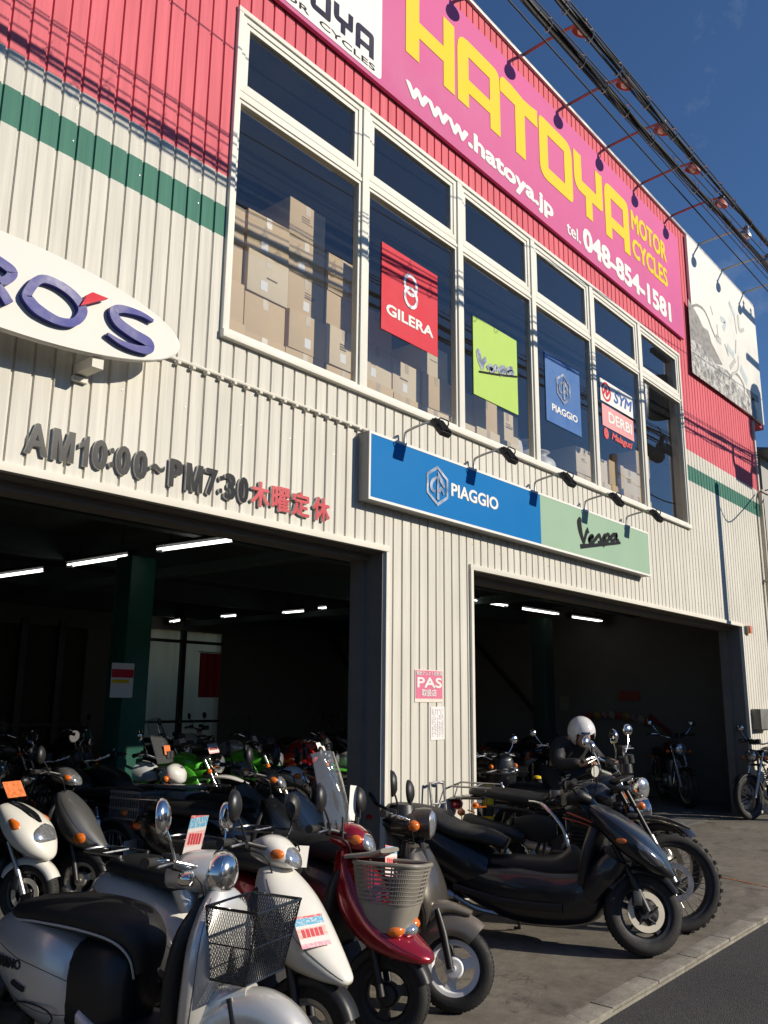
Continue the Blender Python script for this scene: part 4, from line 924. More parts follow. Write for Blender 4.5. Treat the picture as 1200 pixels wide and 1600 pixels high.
# ------------------------------------------------------------------ vehicle parts (local frame: x forward, y left, z up)
def paint(name, col, metal=.0, rough=.25, coat=.9, var=.05): return mat('paint_'+name, col, rough, metal=metal, coat=coat, var=var, nscale=3, rvar=.1)
def steer_mat(xs, zs, rake, ang):
    ax = Vector((-math.sin(R_(rake)), 0, math.cos(R_(rake)))); p = Vector((xs, 0, zs))
    return Matrix.Translation(p) @ Matrix.Rotation(R_(ang), 4, ax) @ Matrix.Translation(-p)
def vehicle(name, label, cat, axle_xy, heading, ax_local, group=None, lean=0.0):
    rz = R_(heading)-math.pi/2; c, s = math.cos(rz), math.sin(rz)
    t = empty(name, (axle_xy[0]-c*ax_local, axle_xy[1]-s*ax_local, 0.004 if axle_xy[1] > .3 else 0), rz); t.rotation_euler = (R_(lean), 0, rz)
    tag(t, label, cat, group); return t
def wheel(parent, name, cx, R, w, rr, style='three', rim_m=ALU, knob=False, disc=0, y0=0.0, cz=None, disc_m=STEEL, plat=None):
    cz = R if cz is None else cz
    rim = MB().lathe([(rr-.012, -w*.36), (rr+.008, -w*.40), (rr+.008, -w*.30), (rr-.016, -w*.2), (rr-.016, w*.2), (rr+.008, w*.30), (rr+.008, w*.40), (rr-.012, w*.36), (rr-.024, w*.2), (rr-.024, -w*.2)], (cx, y0, cz), 'y', 40, None, True)
    hubr = .055 if style != 'wire' else .04
    rim.lathe([(.012, -w*.5), (hubr*.8, -w*.48), (hubr, -w*.3), (hubr, w*.3), (hubr*.8, w*.48), (.012, w*.5)], (cx, y0, cz), 'y', 20)
    rim.lathe([(0, -w*.62), (.011, -w*.62), (.013, -w*.5)], (cx, y0, cz), 'y', 10); rim.lathe([(.013, w*.5), (.011, w*.62), (0, w*.62)], (cx, y0, cz), 'y', 10)
    ns = {'three': 3, 'five': 5, 'six': 6}.get(style, 0)
    for i in range(ns):
        a = 2*math.pi*i/ns+.35; ca, sa = math.cos(a), math.sin(a)
        def P(r, tw, h): return (cx+r*ca-tw*sa, y0+h, cz+r*sa+tw*ca)
        wi, wo = (.028, .034) if ns == 3 else (.022, .018)
        V = []
        for r, wd, th in ((hubr*.8, wi, w*.26), (rr*.55, wi*.75, w*.2), (rr-.016, wo, w*.26)):
            V += [P(r, -wd, -th), P(r, wd, -th), P(r, wd, th), P(r, -wd, th)]
        rim.add(V, [(k*4+j, k*4+(j+1) % 4, k*4+4+(j+1) % 4, k*4+4+j) for k in range(2) for j in range(4)])
    o = rim.o(name, rim_m, parent, True, 35)
    if style == 'wire':
        sp = MB(); n = 32
        for i in range(n):
            a = 2*math.pi*i/n; b = a+(.42 if i % 2 else -.42); s = (1 if (i//2) % 2 else -1)
            sp.tube([(cx+hubr*math.cos(b), y0+s*w*.35, cz+hubr*math.sin(b)), (cx+(rr-.02)*math.cos(a), y0+s*.006, cz+(rr-.02)*math.sin(a))], .0022, 4)
        tag(sp.o('spokes', STEEL, o), kind='stuff')
    tp = []
    for i in range(18):
        a = 2*math.pi*i/18; e = 2.6; c_, s_ = math.cos(a), math.sin(a)
        tp.append(((rr+R)/2-.003+(R-rr+.006)/2*math.copysign(abs(c_)**(2/e), c_), w/2*math.copysign(abs(s_)**(2/e), s_)))
    ty = MB().lathe(tp, (cx, y0, cz), 'y', 48, None, True)
    if knob:
        for i in range(44):
            a = 2*math.pi*i/44; M = Matrix.Translation((cx, y0, cz)) @ Matrix.Rotation(-a, 4, 'Y')
            for yy, hw in (((-.32, .14), (.32, .14)) if i % 2 else ((0, .2),)):
                k = len(ty.v); ty.box(R-.008, R+.006, (yy-hw)*w, (yy+hw)*w, -.013, .013); ty.xf(M, k)
    else:
        for i in range(60):      # fine tread sipes: low ribs over the crown
            a = 2*math.pi*i/60; M = Matrix.Translation((cx, y0, cz)) @ Matrix.Rotation(-a, 4, 'Y')
            for yy in (-.12, .12):
                k = len(ty.v); ty.box(R-.008, R+.0012, yy*w-.085*w, yy*w+.085*w, -.007, .007); ty.xf(M, k)
    ty.o('tyre', RUBBER, o, True, 40)
    for sd in ([1, -1] if disc == 2 else [disc] if disc else []):
        dr = rr*(.5 if knob else .72); MB().lathe([(dr, -.0025), (dr, .0025), (dr*.68, .0025), (dr*.68, -.0025)], (cx, y0+sd*w*.55, cz), 'y', 36, None, True).o('brake_disc', disc_m, o, True, 30)
        sp = MB()
        for i in range(5):
            a = 2*math.pi*i/5; sp.tube([(cx+.04*math.cos(a), y0+sd*w*.54, cz+.04*math.sin(a)), (cx+dr*.72*math.cos(a+.4), y0+sd*w*.55, cz+dr*.72*math.sin(a+.4))], .007, 5)
        sp.o('disc_carrier', DARKMET, o)
    return o
def fender(parent, name, m, cx, cz, rad, hw, a0, a1, drop=.05, th=.004, n=20, y0=0.0):
    pr = [(rad-drop, -hw), (rad-drop*.35, -hw*.93), (rad-drop*.06, -hw*.6), (rad, 0), (rad-drop*.06, hw*.6), (rad-drop*.35, hw*.93), (rad-drop, hw)]
    pr = pr+[(r-th, h*.96) for r, h in pr[::-1]]
    mb = MB().lathe(pr, (cx, y0, cz), 'y', n, (R_(a0), R_(a1)), True); k = len(pr)
    mb.f.append(tuple(range(k))); mb.f.append(tuple(n*k+j for j in range(k))[::-1])
    return mb.o(name, m, parent, True, 50)
def mirror(parent, base, top, s, rx=.055, rz=.065, m=BLACK, yaw=0, round_=False):
    # stalk from base to top, head turned towards the rider
    st = MB().tube([base, ((base[0]*.5+top[0]*.5)+.01, base[1]*.4+top[1]*.6, base[2]*.5+top[2]*.5), top], .0055, 7, 4)
    o = st.o('mirror', CHROME if m is CHROME else BLACK, parent)
    hd = MB().lathe([(0, .026), (.5, .024), (.85, .012), (1.0, -.004), (.97, -.01), (.93, -.008)], (0, 0, 0), 'x', 22)
    M = Matrix.Translation((top[0], top[1]+s*.015, top[2]+rz*.35)) @ Matrix.Rotation(R_(yaw)-s*.12, 4, 'Z') @ Matrix.Rotation(-.1, 4, 'Y') @ Matrix.Diagonal((1, rx, rz, 1))
    hd.xf(M); hd.o('mirror_shell', m, o, True, 60)
    g = MB().lathe([(.93, -.009), (0, -.009)], (0, 0, 0), 'x', 22); g.xf(M); g.o('mirror_glass', MIRROR, o)
    return o
def handlebar(parent, x, z, hw, back=.09, rise=.0, m=CHROME, r=.011, lever=True, cross=0):
    MB().tube([(x-back, -hw, z+rise*.9), (x-back*.8, -hw*.62, z+rise), (x, -hw*.28, z), (x, 0, z), (x, hw*.28, z), (x-back*.8, hw*.62, z+rise), (x-back, hw, z+rise*.9)], r, 9, 4).o('handlebar', m, parent)
    for s in (-1, 1):
        MB().tube([(x-back*1.0, s*hw*.66, z+rise*.99), (x-back*1.03, s*(hw+.012), z+rise*.89)], .0175, 10).tube([(x-back*1.03, s*(hw+.012), z+rise*.89), (x-back*1.03, s*(hw+.02), z+rise*.88)], .021, 10).o('grip', RUBBER, parent)
        MB().box(x-back*.8-.03, x-back*.8+.03, s*hw*.55-.022, s*hw*.55+.022, z+rise-.025, z+rise+.03, .006).o('switch_box', BLACK, parent)
        if lever: MB().tube([(x-back*.8+.03, s*hw*.58, z+rise), (x-back+.055, s*hw*.8, z+rise*.95-.004), (x-back+.045, s*hw*1.02, z+rise*.88-.012)], .0055, 6, 3).o('lever', STEEL, parent)
TAGM = {}
def tag_mat():
    m, t, b = node_mat('price_card_print'); N = t.nodes.new; L = t.links.new
    tcn = N('ShaderNodeTexCoord'); sp = N('ShaderNodeSeparateXYZ'); L(tcn.outputs['Generated'], sp.inputs[0])
    r = N('ShaderNodeValToRGB'); r.color_ramp.interpolation = 'CONSTANT'; e = r.color_ramp.elements
    e[0].position = 0; e[0].color = (.75, .33, .40, 1); e[1].position = .14; e[1].color = (.78, .70, .66, 1)
    for p, c in ((.30, (.80, .42, .36, 1)), (.62, (.78, .72, .68, 1)), (.70, (.12, .42, .62, 1)), (.93, (.7, .12, .12, 1))): q = e.new(p); q.color = c
    L(sp.outputs['Z'], r.inputs[0]); n = N('ShaderNodeTexNoise'); n.inputs['Scale'].default_value = 14; n.inputs['Detail'].default_value = 3; L(tcn.outputs['Generated'], n.inputs['Vector'])
    mx_ = N('ShaderNodeMixRGB'); mx_.inputs[2].default_value = (.72, .66, .62, 1); mr = N('ShaderNodeMapRange'); mr.inputs[1].default_value = .5; mr.inputs[2].default_value = .56; mr.inputs[4].default_value = .7; L(n.outputs['Fac'], mr.inputs[0]); L(mr.outputs[0], mx_.inputs[0]); L(r.outputs[0], mx_.inputs[1]); L(mx_.outputs[0], b.inputs['Base Color'])
    b.inputs['Roughness'].default_value = .35; return m
TAG = tag_mat(); TAGO = mat('orange_price_print', (.75, .20, .06), .4, var=.5, nscale=30)
def price_card(parent, p, w, h, yaw, tilt, m=None, roll=0):
    mb = MB().box(-.001, .001, -w/2, w/2, -h/2, h/2); o = mb.o('price_card', m or TAG, parent, False)
    o.location = p; o.rotation_euler = (R_(roll), R_(tilt), R_(yaw)); o.rotation_mode = 'XYZ'
    if m is None:
        k = MB()
        for i in range(5): k.box(.0012, .0018, -w*.36+i*w*.15, -w*.36+i*w*.15+w*.11, -h*.18, h*.08)
        k.o('price_figures', mat('price_red', (.6, .04, .06), .5, var=.3, nscale=80), o, False)
    return o
def indicator(parent, p, s, r=.028, name='indicator'):
    MB().ball(p, r*1.2, r*.9, r, 12, 8).o(name, ORANGE, parent)
def oval_plate(mb, c, rx, rz, th): return mb
# ------------------------------------------------------------------ small scooters
def scooter(label, axle, heading, col, P, name='motor_scooter', group='scooters parked on the forecourt'):
    global CUR
    R = P.get('R', .205); wb = P.get('wb', 1.18); fx, rx = wb/2, -wb/2; st = P.get('steer', 15)
    t = vehicle(name, label, 'scooter', axle, heading, fx, group, P.get('lean', 0)); body = col; trim = P.get('trim', BLACK); CUR = None
    inner = P.get('inner', BLACK)
    # rear bodywork, seat, tail
    rb = P.get('rear', [(-.84, .60, .035, .04, -8), (-.78, .595, .10, .095, -6, 2.6), (-.62, .555, .155, .16, 0, 2.7), (-.40, .50, .165, .20, 0, 2.8), (-.18, .45, .15, .19, 0, 2.8), (-.06, .42, .11, .15, 0, 2.6)])
    b = MB().loft(rb, 22, 5).o('rear_body', body, t, True, 60)
    se = P.get('seat', [(-.74, .735, .06, .02), (-.66, .75, .12, .045, 0, 2.6), (-.42, .745, .145, .055, -2, 2.8), (-.2, .735, .13, .06, -3, 2.8), (-.04, .715, .10, .05, -8, 2.4), (.0, .695, .05, .03, -12)])
    sx = P.get('seat_shift', 0)
    so = MB().loft(se, 20, 5).o('seat', P.get('seat_m', VINYL), t, True, 60)
    if P.get('piping'):
        pts = [(x-.0, s_*(hw*1.01), z-hh*.35) for s_ in (-1,) for x, z, hw, hh in [q[:4] for q in se]]
        MB().tube(pts, .005, 6, 4).o('piping', P['piping'], so)
    tz = P.get('tail_z', 0); MB().loft([(-.87, .585+tz, .05, .03, 0), (-.83, .59+tz, .075, .045, 0), (-.80, .59+tz, .08, .05, 0)], 14, 2).o('tail_light', REDLENS, t)
    for s in (-1, 1): MB().ball((-.74, s*P.get('rind', .125), .60+tz), .045, .022, .026, 12, 8).o('indicator', ORANGE, t)
    if P.get('rack', True): MB().tube([(-.60, -.09, .80), (-.86, -.09, .80), (-.92, -.05, .80), (-.92, .05, .80), (-.86, .09, .80), (-.60, .09, .80)], .008, 7, 3).tube([(-.75, -.09, .80), (-.75, .09, .80)], .007, 6).tube([(-.62, -.09, .80), (-.58, -.08, .72)], .008, 6).tube([(-.62, .09, .80), (-.58, .08, .72)], .008, 6).o('rear_rack', P.get('rack_m', STEEL), t)
    # floor board, under cover, inner shield
    MB().loft([(-.16, .30, .12, .05, 0, 3.5), (-.05, .275, .17, .04, 0, 4), (.15, .265, .18, .035, 0, 4), (.30, .29, .16, .04, 15, 3.5), (.36, .36, .13, .04, 40, 3)], 18, 4).o('floor_board', inner, t, True, 60)
    if P.get('sill', True): MB().loft([(-.2, .33, .165, .045, 0, 3), (0, .235, .17, .035, 0, 3), (.22, .235, .15, .03, 0, 3), (.34, .28, .11, .03, 15, 2.6)], 16, 4).o('side_sill', body if P.get('sill_body') else BLACK, t, True, 60)
    sh = P.get('shield', [(.27, .28, .155, .03, 100, 3), (.29, .42, .185, .034, 90, 3), (.315, .58, .19, .036, 84, 3), (.345, .72, .16, .034, 80, 2.8), (.37, .80, .09, .03, 80, 2.4)])
    MB().loft(sh, 22, 4).o('leg_shield', P.get('shield_m', inner), t, True, 60)
    if P.get('under'): MB().loft(P['under'], 20, 4).o('under_seat_cover', BLACK, t, True, 60)
    sm = MB()
    for th in (172, 205): sm.tube(MB.surf_line(rb, th, 4, 1.003, .12, .97), .0016, 4)
    sm.tube(MB.surf_line(rb, 188, 4, 1.003, .5, .56), .012, 6); tag(sm.o('panel_seams', BLACK, t), kind='stuff')
    bc = MB()
    for s in (-1, 1): bc.tube([(P.get('hx', .30)-.0, s*.16, P.get('hz', .93)+.02), (P.get('hx', .30)+.10, s*.12, P.get('hz', .93)-.01), (P.get('hx', .30)+.09, s*.05, P.get('hz', .93)-.12)], .0045, 6, 4)
    tag(bc.o('control_cables', BLACK, t), kind='stuff')
    # mechanicals
    MB().loft([(-.72, .22, .05, .06, 0, 3), (-.55, .22, .06, .075, 0, 3), (-.3, .27, .06, .075, 8, 3), (-.14, .3, .05, .06, 8, 3)], 14, 3).xf(Matrix.Translation((0, .10, 0))).o('drive_case', DARKMET, t)
    MB().tube([(-.2, -.05, .2), (-.3, -.12, .17), (-.42, -.15, .22)], .016, 8, 4).lathe([(0, -.24), (.035, -.235), (.05, -.2), (.052, .1), (.04, .16), (0, .165)], (-.64, -.155, .27), 'x', 16).o('muffler', DARKMET, t)
    MB().tube([(-.3, -.13, .25), (-.33, -.2, 0.012), (-.40, -.2, .012)], .011, 7).tube([(-.3, .13, .25), (-.33, .2, .012), (-.40, .2, .012)], .011, 7).tube([(-.33, -.17, .1), (-.33, .17, .1)], .011, 7).o('centre_stand', DARKMET, t)
    wheel(t, 'rear_wheel', rx, R, .095, R-.082, P.get('rim', 'three'), P.get('rim_m', ALU))
    fender(t, 'rear_fender', BLACK, rx, R, R+.035, .06, 95, 215, .05)
    MB().box(rx-.30, rx-.296, -.085, .085, .36, .47).o('number_plate', WHITE, t, False)
    # steered front end
    xs, zs, rake = fx-.12, .62, 26
    if not P.get('cowl_steers'): pass
    cw = P.get('cowl', [(.335, .845, .075, .045, -72, 2.3), (.375, .77, .125, .085, -62, 2.4), (.45, .66, .15, .12, -52, 2.4), (.56, .545, .14, .115, -42, 2.3), (.68, .475, .095, .07, -34, 2.2), (.765, .435, .05, .03, -30, 2), (.79, .425, .02, .012, -28, 2)])
    if cw:
        co = MB().loft(cw, 24, 5).o('front_cowl', body, t, True, 60)
        sm = MB()
        for th in (25, 155): sm.tube(MB.surf_line(cw, th, 4, 1.003, .12, .85), .0016, 4)
        tag(sm.o('cowl_seams', BLACK, co), kind='stuff')
    for f_ in P.get('cowl_extra', []): f_(t)
    CUR = steer_mat(xs, zs, rake, st)
    wheel(t, 'front_wheel', fx, R, .09, R-.08, P.get('rim', 'three'), P.get('rim_m', ALU), disc=P.get('disc', 0))
    fk = MB()
    for s in (-1, 1): fk.tube([(fx-.015, s*.075, R+.0), (fx-.06, s*.075, R+.17), (fx-.10, s*.07, R+.28)], [.021, .021, .016], 10)
    fk.tube([(fx-.10, -.07, R+.28), (fx-.10, .07, R+.28)], .02, 8).tube([(fx-.10, 0, R+.28), (xs-.11, 0, .87)], .02, 8); fk.o('fork', P.get('fork_m', DARKMET), t)
    if P.get('fender'): P['fender'](t, fx, R, body)
    else: fender(t, 'front_fender', P.get('fender_m', BLACK), fx, R, R+.025, .062, 20, 150, .045)
    hz = P.get('hz', .93); hx = P.get('hx', .30)
    handlebar(t, hx+.04, hz+.01, .31, .10, .02, P.get('bar_m', BLACK))
    if 'head' in P: P['head'](t, hx, hz, body)
    else:
        MB().loft([(hx-.05, hz, .06, .04, 0, 2.6), (hx+.02, hz+.0, .09, .065, 0, 2.6), (hx+.09, hz-.01, .092, .066, 8, 2.5), (hx+.14, hz-.025, .07, .05, 14, 2.3)], 20, 4).o('handlebar_cowl', body, t, True, 60)
        MB().loft([(hx+.11, hz-.015, .076, .052, 18, 2.6), (hx+.15, hz-.03, .068, .046, 18, 2.6), (hx+.168, hz-.037, .045, .03, 18, 2.4), (hx+.174, hz-.039, .01, .008, 18, 2)], 18, 3).o('headlight', LENS, t)
        for s in (-1, 1): MB().ball((hx+.10, s*.086, hz-.015), .036, .02, .024, 12, 8).o('indicator', ORANGE, t)
    mm = P.get('mirror_m', BLACK); mh = P.get('mh', .13)
    for s in P.get('mirrors', (-1, 1)): mirror(t, (hx, s*.2, hz+.03), (hx-.02, s*.30, hz+mh), s, .058, .072, mm)
    for f_ in P.get('extra', []): f_(t)
    CUR = None
    return t
# --- baskets
def wire_basket(t, x0, x1, hw, z0, z1, xb0, xb1, hb, name='wire_basket'):
    # open-topped wire basket: rim rectangle (x0..x1, +-hw) at z1, floor (xb0..xb1, +-hb) at z0
    top = [(x0, -hw, z1), (x1, -hw, z1), (x1, hw, z1), (x0, hw, z1)]; bot = [(xb0, -hb, z0), (xb1, -hb, z0), (xb1, hb, z0), (xb0, hb, z0)]
    r = MB().tube(top, .006, 7, 0, True).tube(bot, .004, 6, 0, True)
    for a, b in zip(top, bot): r.tube([a, b], .004, 6)
    mid = [tuple((Vector(a)*.5+Vector(b)*.5)) for a, b in zip(top, bot)]; r.tube(mid, .003, 5, 0, True)
    o = r.o(name, BLACKG, t); m = MB()
    def quad_wires(A, B, C, D, n, k):     # A-B top edge, D-C bottom edge; crossing diagonal wires
        A, B, C, D = map(Vector, (A, B, C, D)); q = lambda u, v: (A*(1-u)+B*u)*(1-v)+(D*(1-u)+C*u)*v
        for i in range(-k, n+1):
            for sg in (0, 1):
                u0, u1 = i/n, (i+k)/n; v0, v1 = 0., 1.
                if u0 < 0: v0 = -u0/(u1-u0); u0 = 0
                if u1 > 1: v1 = 1-(u1-1)/(u1-i/n); u1 = 1
                if v1-v0 < .03: continue
                p, s_ = (q(u0, v0), q(u1, v1)) if sg == 0 else (q(1-u0, v0), q(1-u1, v1)); m.tube([p, s_], .0014, 4, 0, False, False)
    for i in range(4): j = (i+1) % 4; quad_wires(top[i], top[j], bot[j], bot[i], 20, 12)
    quad_wires(bot[0], bot[1], bot[2], bot[3], 16, 16)
    tag(m.o('wire_mesh', BLACKG, o), kind='stuff'); return o
def plastic_basket(t, x0, x1, hw, z0, z1, m, lid=True):
    def ringp(f, n=44):
        # rounded rectangle, f 0 bottom .. 1 top
        a0, a1 = x0+.05*(1-f), x1-.07*(1-f); w = hw*(.80+.2*f); z = z0+(z1-z0)*f; P = []
        cx, rxx = (a0+a1)/2, (a1-a0)/2
        for i in range(n):
            th = 2*math.pi*i/n; c, s = math.cos(th), math.sin(th); P.append((cx+rxx*math.copysign(abs(c)**.5, c), w*math.copysign(abs(s)**.5, s), z))
        return P
    mb = MB(); n = 44
    rs = [ringp(f) for f in (0, .08, .2, .32, .40)]; V = [p for r in rs for p in r]
    mb.add(V, [(k*n+j, k*n+(j+1) % n, (k+1)*n+(j+1) % n, (k+1)*n+j) for k in range(4) for j in range(n)]+[tuple(range(n))[::-1]])
    o = mb.o('basket', m, t)
    g = MB()
    for k in range(9): g.tube(ringp(.42+k*.062), .0052, 5, 0, True)
    a, b = ringp(.40, 88), ringp(.97, 88)
    for i in range(88): g.tube([a[i], b[i]], .0042, 4, 0, False, False)
    tag(g.o('lattice', m, o), kind='stuff')
    MB().tube(ringp(.985), .011, 8, 0, True).o('basket_rim', m, o)
    MB().box(x1-.062, x1-.056, -hw*.45, hw*.45, z0+(z1-z0)*.30, z0+(z1-z0)*.36).o('reflector_strip', WHITE, o)
    if lid: l = MB().loft([(x0-.03, z1+.015, hw*.9, .012, 6, 4), (x0+.1, z1+.035, hw*.92, .014, 10, 4), (x0+.16, z1+.055, hw*.9, .012, 14, 4)], 18, 3).o('basket_lid', m, o, True, 60)
    return o
SILVER = paint('silver', (.66, .65, .62), .45, .3, .7); PEARL = paint('pearl_white', (.74, .72, .65), 0, .28, .8); RED = paint('candy_red', (.30, .008, .02), .35, .2, 1); BRONZE = paint('bronze', (.27, .225, .17), .55, .34, .5)
DKBR = paint('dark_bronze', (.09, .078, .065), .5, .34, .5); GREYM = paint('grey_metallic', (.16, .16, .16), .55, .34, .6); NAVYB = paint('navy_black', (.006, .0075, .012), .1, .3, .45); GREEN = paint('lime_green', (.09, .50, .03), 0, .3, .6); REDP2 = paint('bright_red', (.45, .015, .02), 0, .3, .7)
WHITEP = paint('plain_white', (.70, .69, .66), 0, .3, .6); PALEG = paint('shaded_grey', (.19, .195, .2), .2, .35, .5); BEIGEP = mat('beige_plastic', (.235, .215, .18), .5, var=.12, nscale=10)  # carrier grey darkened in colour to stand in for shade

# --- silver retro scooter, nearest the camera
def silver_fender(t, fx, R, body):
    fender(t, 'front_fender', body, fx-.03, R+.02, R+.09, .09, 14, 172, .12)
    MB().loft([(fx-.20, .40, .085, .05, 60, 2.6), (fx-.13, .47, .085, .06, 30, 2.6), (fx-.04, .50, .07, .03, 10, 2.4)], 16, 3).o('fender_neck', body, t, True, 60)
def silver_head(t, hx, hz, body):
    MB().loft([(hx-.10, hz-.03, .07, .05, 0, 2.4), (hx-.03, hz-.01, .105, .075, 0, 2.4), (hx+.05, hz-.01, .098, .085, 0, 2.2), (hx+.10, hz-.01, .085, .085, 0, 2.1)], 22, 4).o('handlebar_cowl', body, t, True, 60)
    MB().loft([(hx-.03, hz-.08, .08, .05, -80, 2.3), (hx+.01, hz-.16, .07, .045, -80, 2.3)], 18, 3).o('neck_cover', body, t, True, 60)
    MB().lathe([(.086, -.015), (.09, .0), (.088, .025), (.082, .042), (.078, .042), (.078, .035)], (hx+.10, 0, hz-.01), 'x', 30).o('headlight_bezel', CHROME, t)
    MB().lathe([(.084, -.02), (.087, .018), (.082, .046), (.06, .068), (.03, .078), (0, .08)], (hx+.095, 0, hz-.01), 'x', 30).o('headlight', CHROME, t)
    for s in (-1, 1): MB().lathe([(0, -.02), (.028, -.018), (.032, 0), (.028, .03), (0, .038)], (hx+.02, s*.135, hz-.03), 'x', 14).o('indicator', CHROME, t); 
def shield_basket(t):
    global CUR
    price_card(t, (.27, .25, 1.02), .085, .18, -35, 14)
    c = CUR; CUR = None; wire_basket(t, .43, .67, .145, .56, .82, .44, .61, .12, 'front_basket'); CUR = c
def silver_badge(t):
    lettering('badge', 'GIORNO', -.70, -.50, .475, .515, -.172, DARKMET, t, .02, .03)
    MB().tube([(-.44+.13*math.cos(R_(a)), -.196+.016*math.cos(R_(a))**2, .315+.045*math.sin(R_(a))) for a in range(0, 360, 20)], .004, 5, 0, True).o('panel_seam', DARKMET, t)
scooter('silver retro scooter with chrome headlight and black wire front basket, nearest the camera', (2.42, -1.67), 12, SILVER, dict(
    steer=17, R=.205, hz=.92, hx=.26, mirror_m=CHROME, bar_m=CHROME, mh=.17, piping=mat('pale_piping', (.55, .54, .5), .4), rack=False, rind=.15,
    rear=[(-.86, .53, .03, .03, -10), (-.81, .54, .11, .095, -8, 2.5), (-.69, .525, .17, .155, -3, 2.6), (-.54, .475, .20, .205, 0, 2.7), (-.40, .445, .195, .21, 0, 2.8), (-.30, .42, .16, .19, 0, 2.6), (-.25, .40, .11, .15, 0, 2.4)],
    under=[(-.36, .40, .14, .18, 0, 2.8), (-.2, .42, .15, .2, 0, 2.8), (-.08, .42, .14, .19, 0, 2.7), (-.01, .42, .10, .15, 0, 2.4)],
    seat=[(-.75, .645, .05, .02), (-.67, .66, .12, .05, 6, 2.6), (-.48, .68, .155, .06, 0, 2.8), (-.24, .68, .15, .07, -3, 2.8), (-.06, .655, .13, .075, -12, 2.5), (.01, .59, .10, .06, -50, 2.4), (.015, .50, .07, .04, -80, 2.3)],
    shield=[(.26, .27, .15, .035, 104, 3), (.28, .40, .19, .04, 92, 3), (.30, .58, .20, .04, 86, 3), (.33, .72, .18, .038, 80, 2.8), (.35, .82, .09, .03, 78, 2.4)],
    cowl=[(.375, .855, .06, .035, -76, 2.3), (.39, .79, .13, .05, -80, 2.4), (.395, .68, .185, .06, -86, 2.5), (.39, .54, .20, .06, -92, 2.6), (.365, .40, .185, .055, -98, 2.6), (.33, .30, .14, .045, -108, 2.5)],
    fender=silver_fender, head=silver_head, extra=[shield_basket], sill_body=True, tail_z=-.06, cowl_extra=[silver_badge]))
# raised maker's script on the silver rear panel is unreadable in detail: short embossed marks
# --- white scooter
def white_card(t): 
    o = price_card(t, (.645, -.085, .625), .15, .135, -18, -38); 
def white_slip(t): price_card(t, (.40, -.13, .845), .05, .085, -30, 0, WHITE)
def vents(t):
    for i, (x, z) in enumerate(((.475, .765), (.50, .735), (.525, .71))): MB().box(x-.012, x+.012, -.03, .03, z-.004, z+.006, .002).xf(rot_about(Vector((x, 0, z)), 'Y', R_(42))).o('cowl_vent', BLACK, t)
scooter('cream white scooter with a price card on its pointed nose', (2.91, -1.47), 7, PEARL, dict(steer=16, seat_m=VINYL, mh=.16, hz=.915, cowl_extra=[white_card, vents], extra=[white_slip], rear=[(-.86, .62, .03, .03, -10), (-.80, .615, .09, .08, -8, 2.6), (-.64, .57, .15, .14, -4, 2.7), (-.42, .50, .165, .19, 0, 2.8), (-.18, .42, .155, .18, 0, 2.8), (-.05, .36, .12, .13, 0, 2.6), (.12, .30, .14, .06, 0, 2.6)]))
# --- red scooter with grey basket and clear windscreen
def red_extra(t):
    plastic_basket(t, .40, .76, .185, .49, .80, BEIGEP)
    V = []; n = 8; k = 8
    for j in range(k+1):
        f = j/k; z = .93+f*.40; x = .33-.10*f-.03*f*f; hw = .20+.02*f-.05*f**4
        for i in range(n+1): a = (i/n-.5)*2; V.append((x-.05*a*a, hw*a, z-(.03*a*a if j == k else 0)))
    N = len(V); V = V+[(v[0]-.004, v[1], v[2]) for v in V]
    F = [(j*(n+1)+i, j*(n+1)+i+1, (j+1)*(n+1)+i+1, (j+1)*(n+1)+i) for j in range(k) for i in range(n)]; F += [tuple(q+N for q in f[::-1]) for f in F]
    mk('windscreen', V, F, CLEAR, t)
    MB().box(.30, .302, .06, .17, .98, 1.16).o('windscreen_card', WHITE, t, False)
    MB().tube([(.34, -.12, .90), (.335, -.12, 1.0)], .006, 6).o('screen_stay', BLACK, t); MB().tube([(.34, .12, .90), (.335, .12, 1.0)], .006, 6).o('screen_stay', BLACK, t)
    price_card(t, (.36, -.14, .83), .07, .10, -40, 0, WHITE)
def red_front(t):
    for s in (-1, 1): MB().ball((.66, s*.075, .515), .05, .05, .035, 14, 8).o('indicator', ORANGE, t)
    MB().ball((.685, 0, .505), .055, .06, .035, 14, 8).o('position_lamp', LENS, t)
scooter('red scooter with large grey plastic front basket and clear windscreen', (3.50, -1.42), 9, RED, dict(steer=16, hz=.91, extra=[red_extra], cowl_extra=[red_front], rim_m=DARKMET, rim='three',
    cowl=[(.325, .85, .07, .045, -72, 2.3), (.36, .76, .13, .075, -66, 2.5), (.43, .62, .165, .10, -56, 2.6), (.54, .50, .16, .09, -40, 2.5), (.66, .435, .13, .065, -28, 2.4), (.78, .395, .075, .035, -20, 2.2), (.82, .385, .03, .015, -18, 2)], mirrors=(-1, 1), mh=.15))
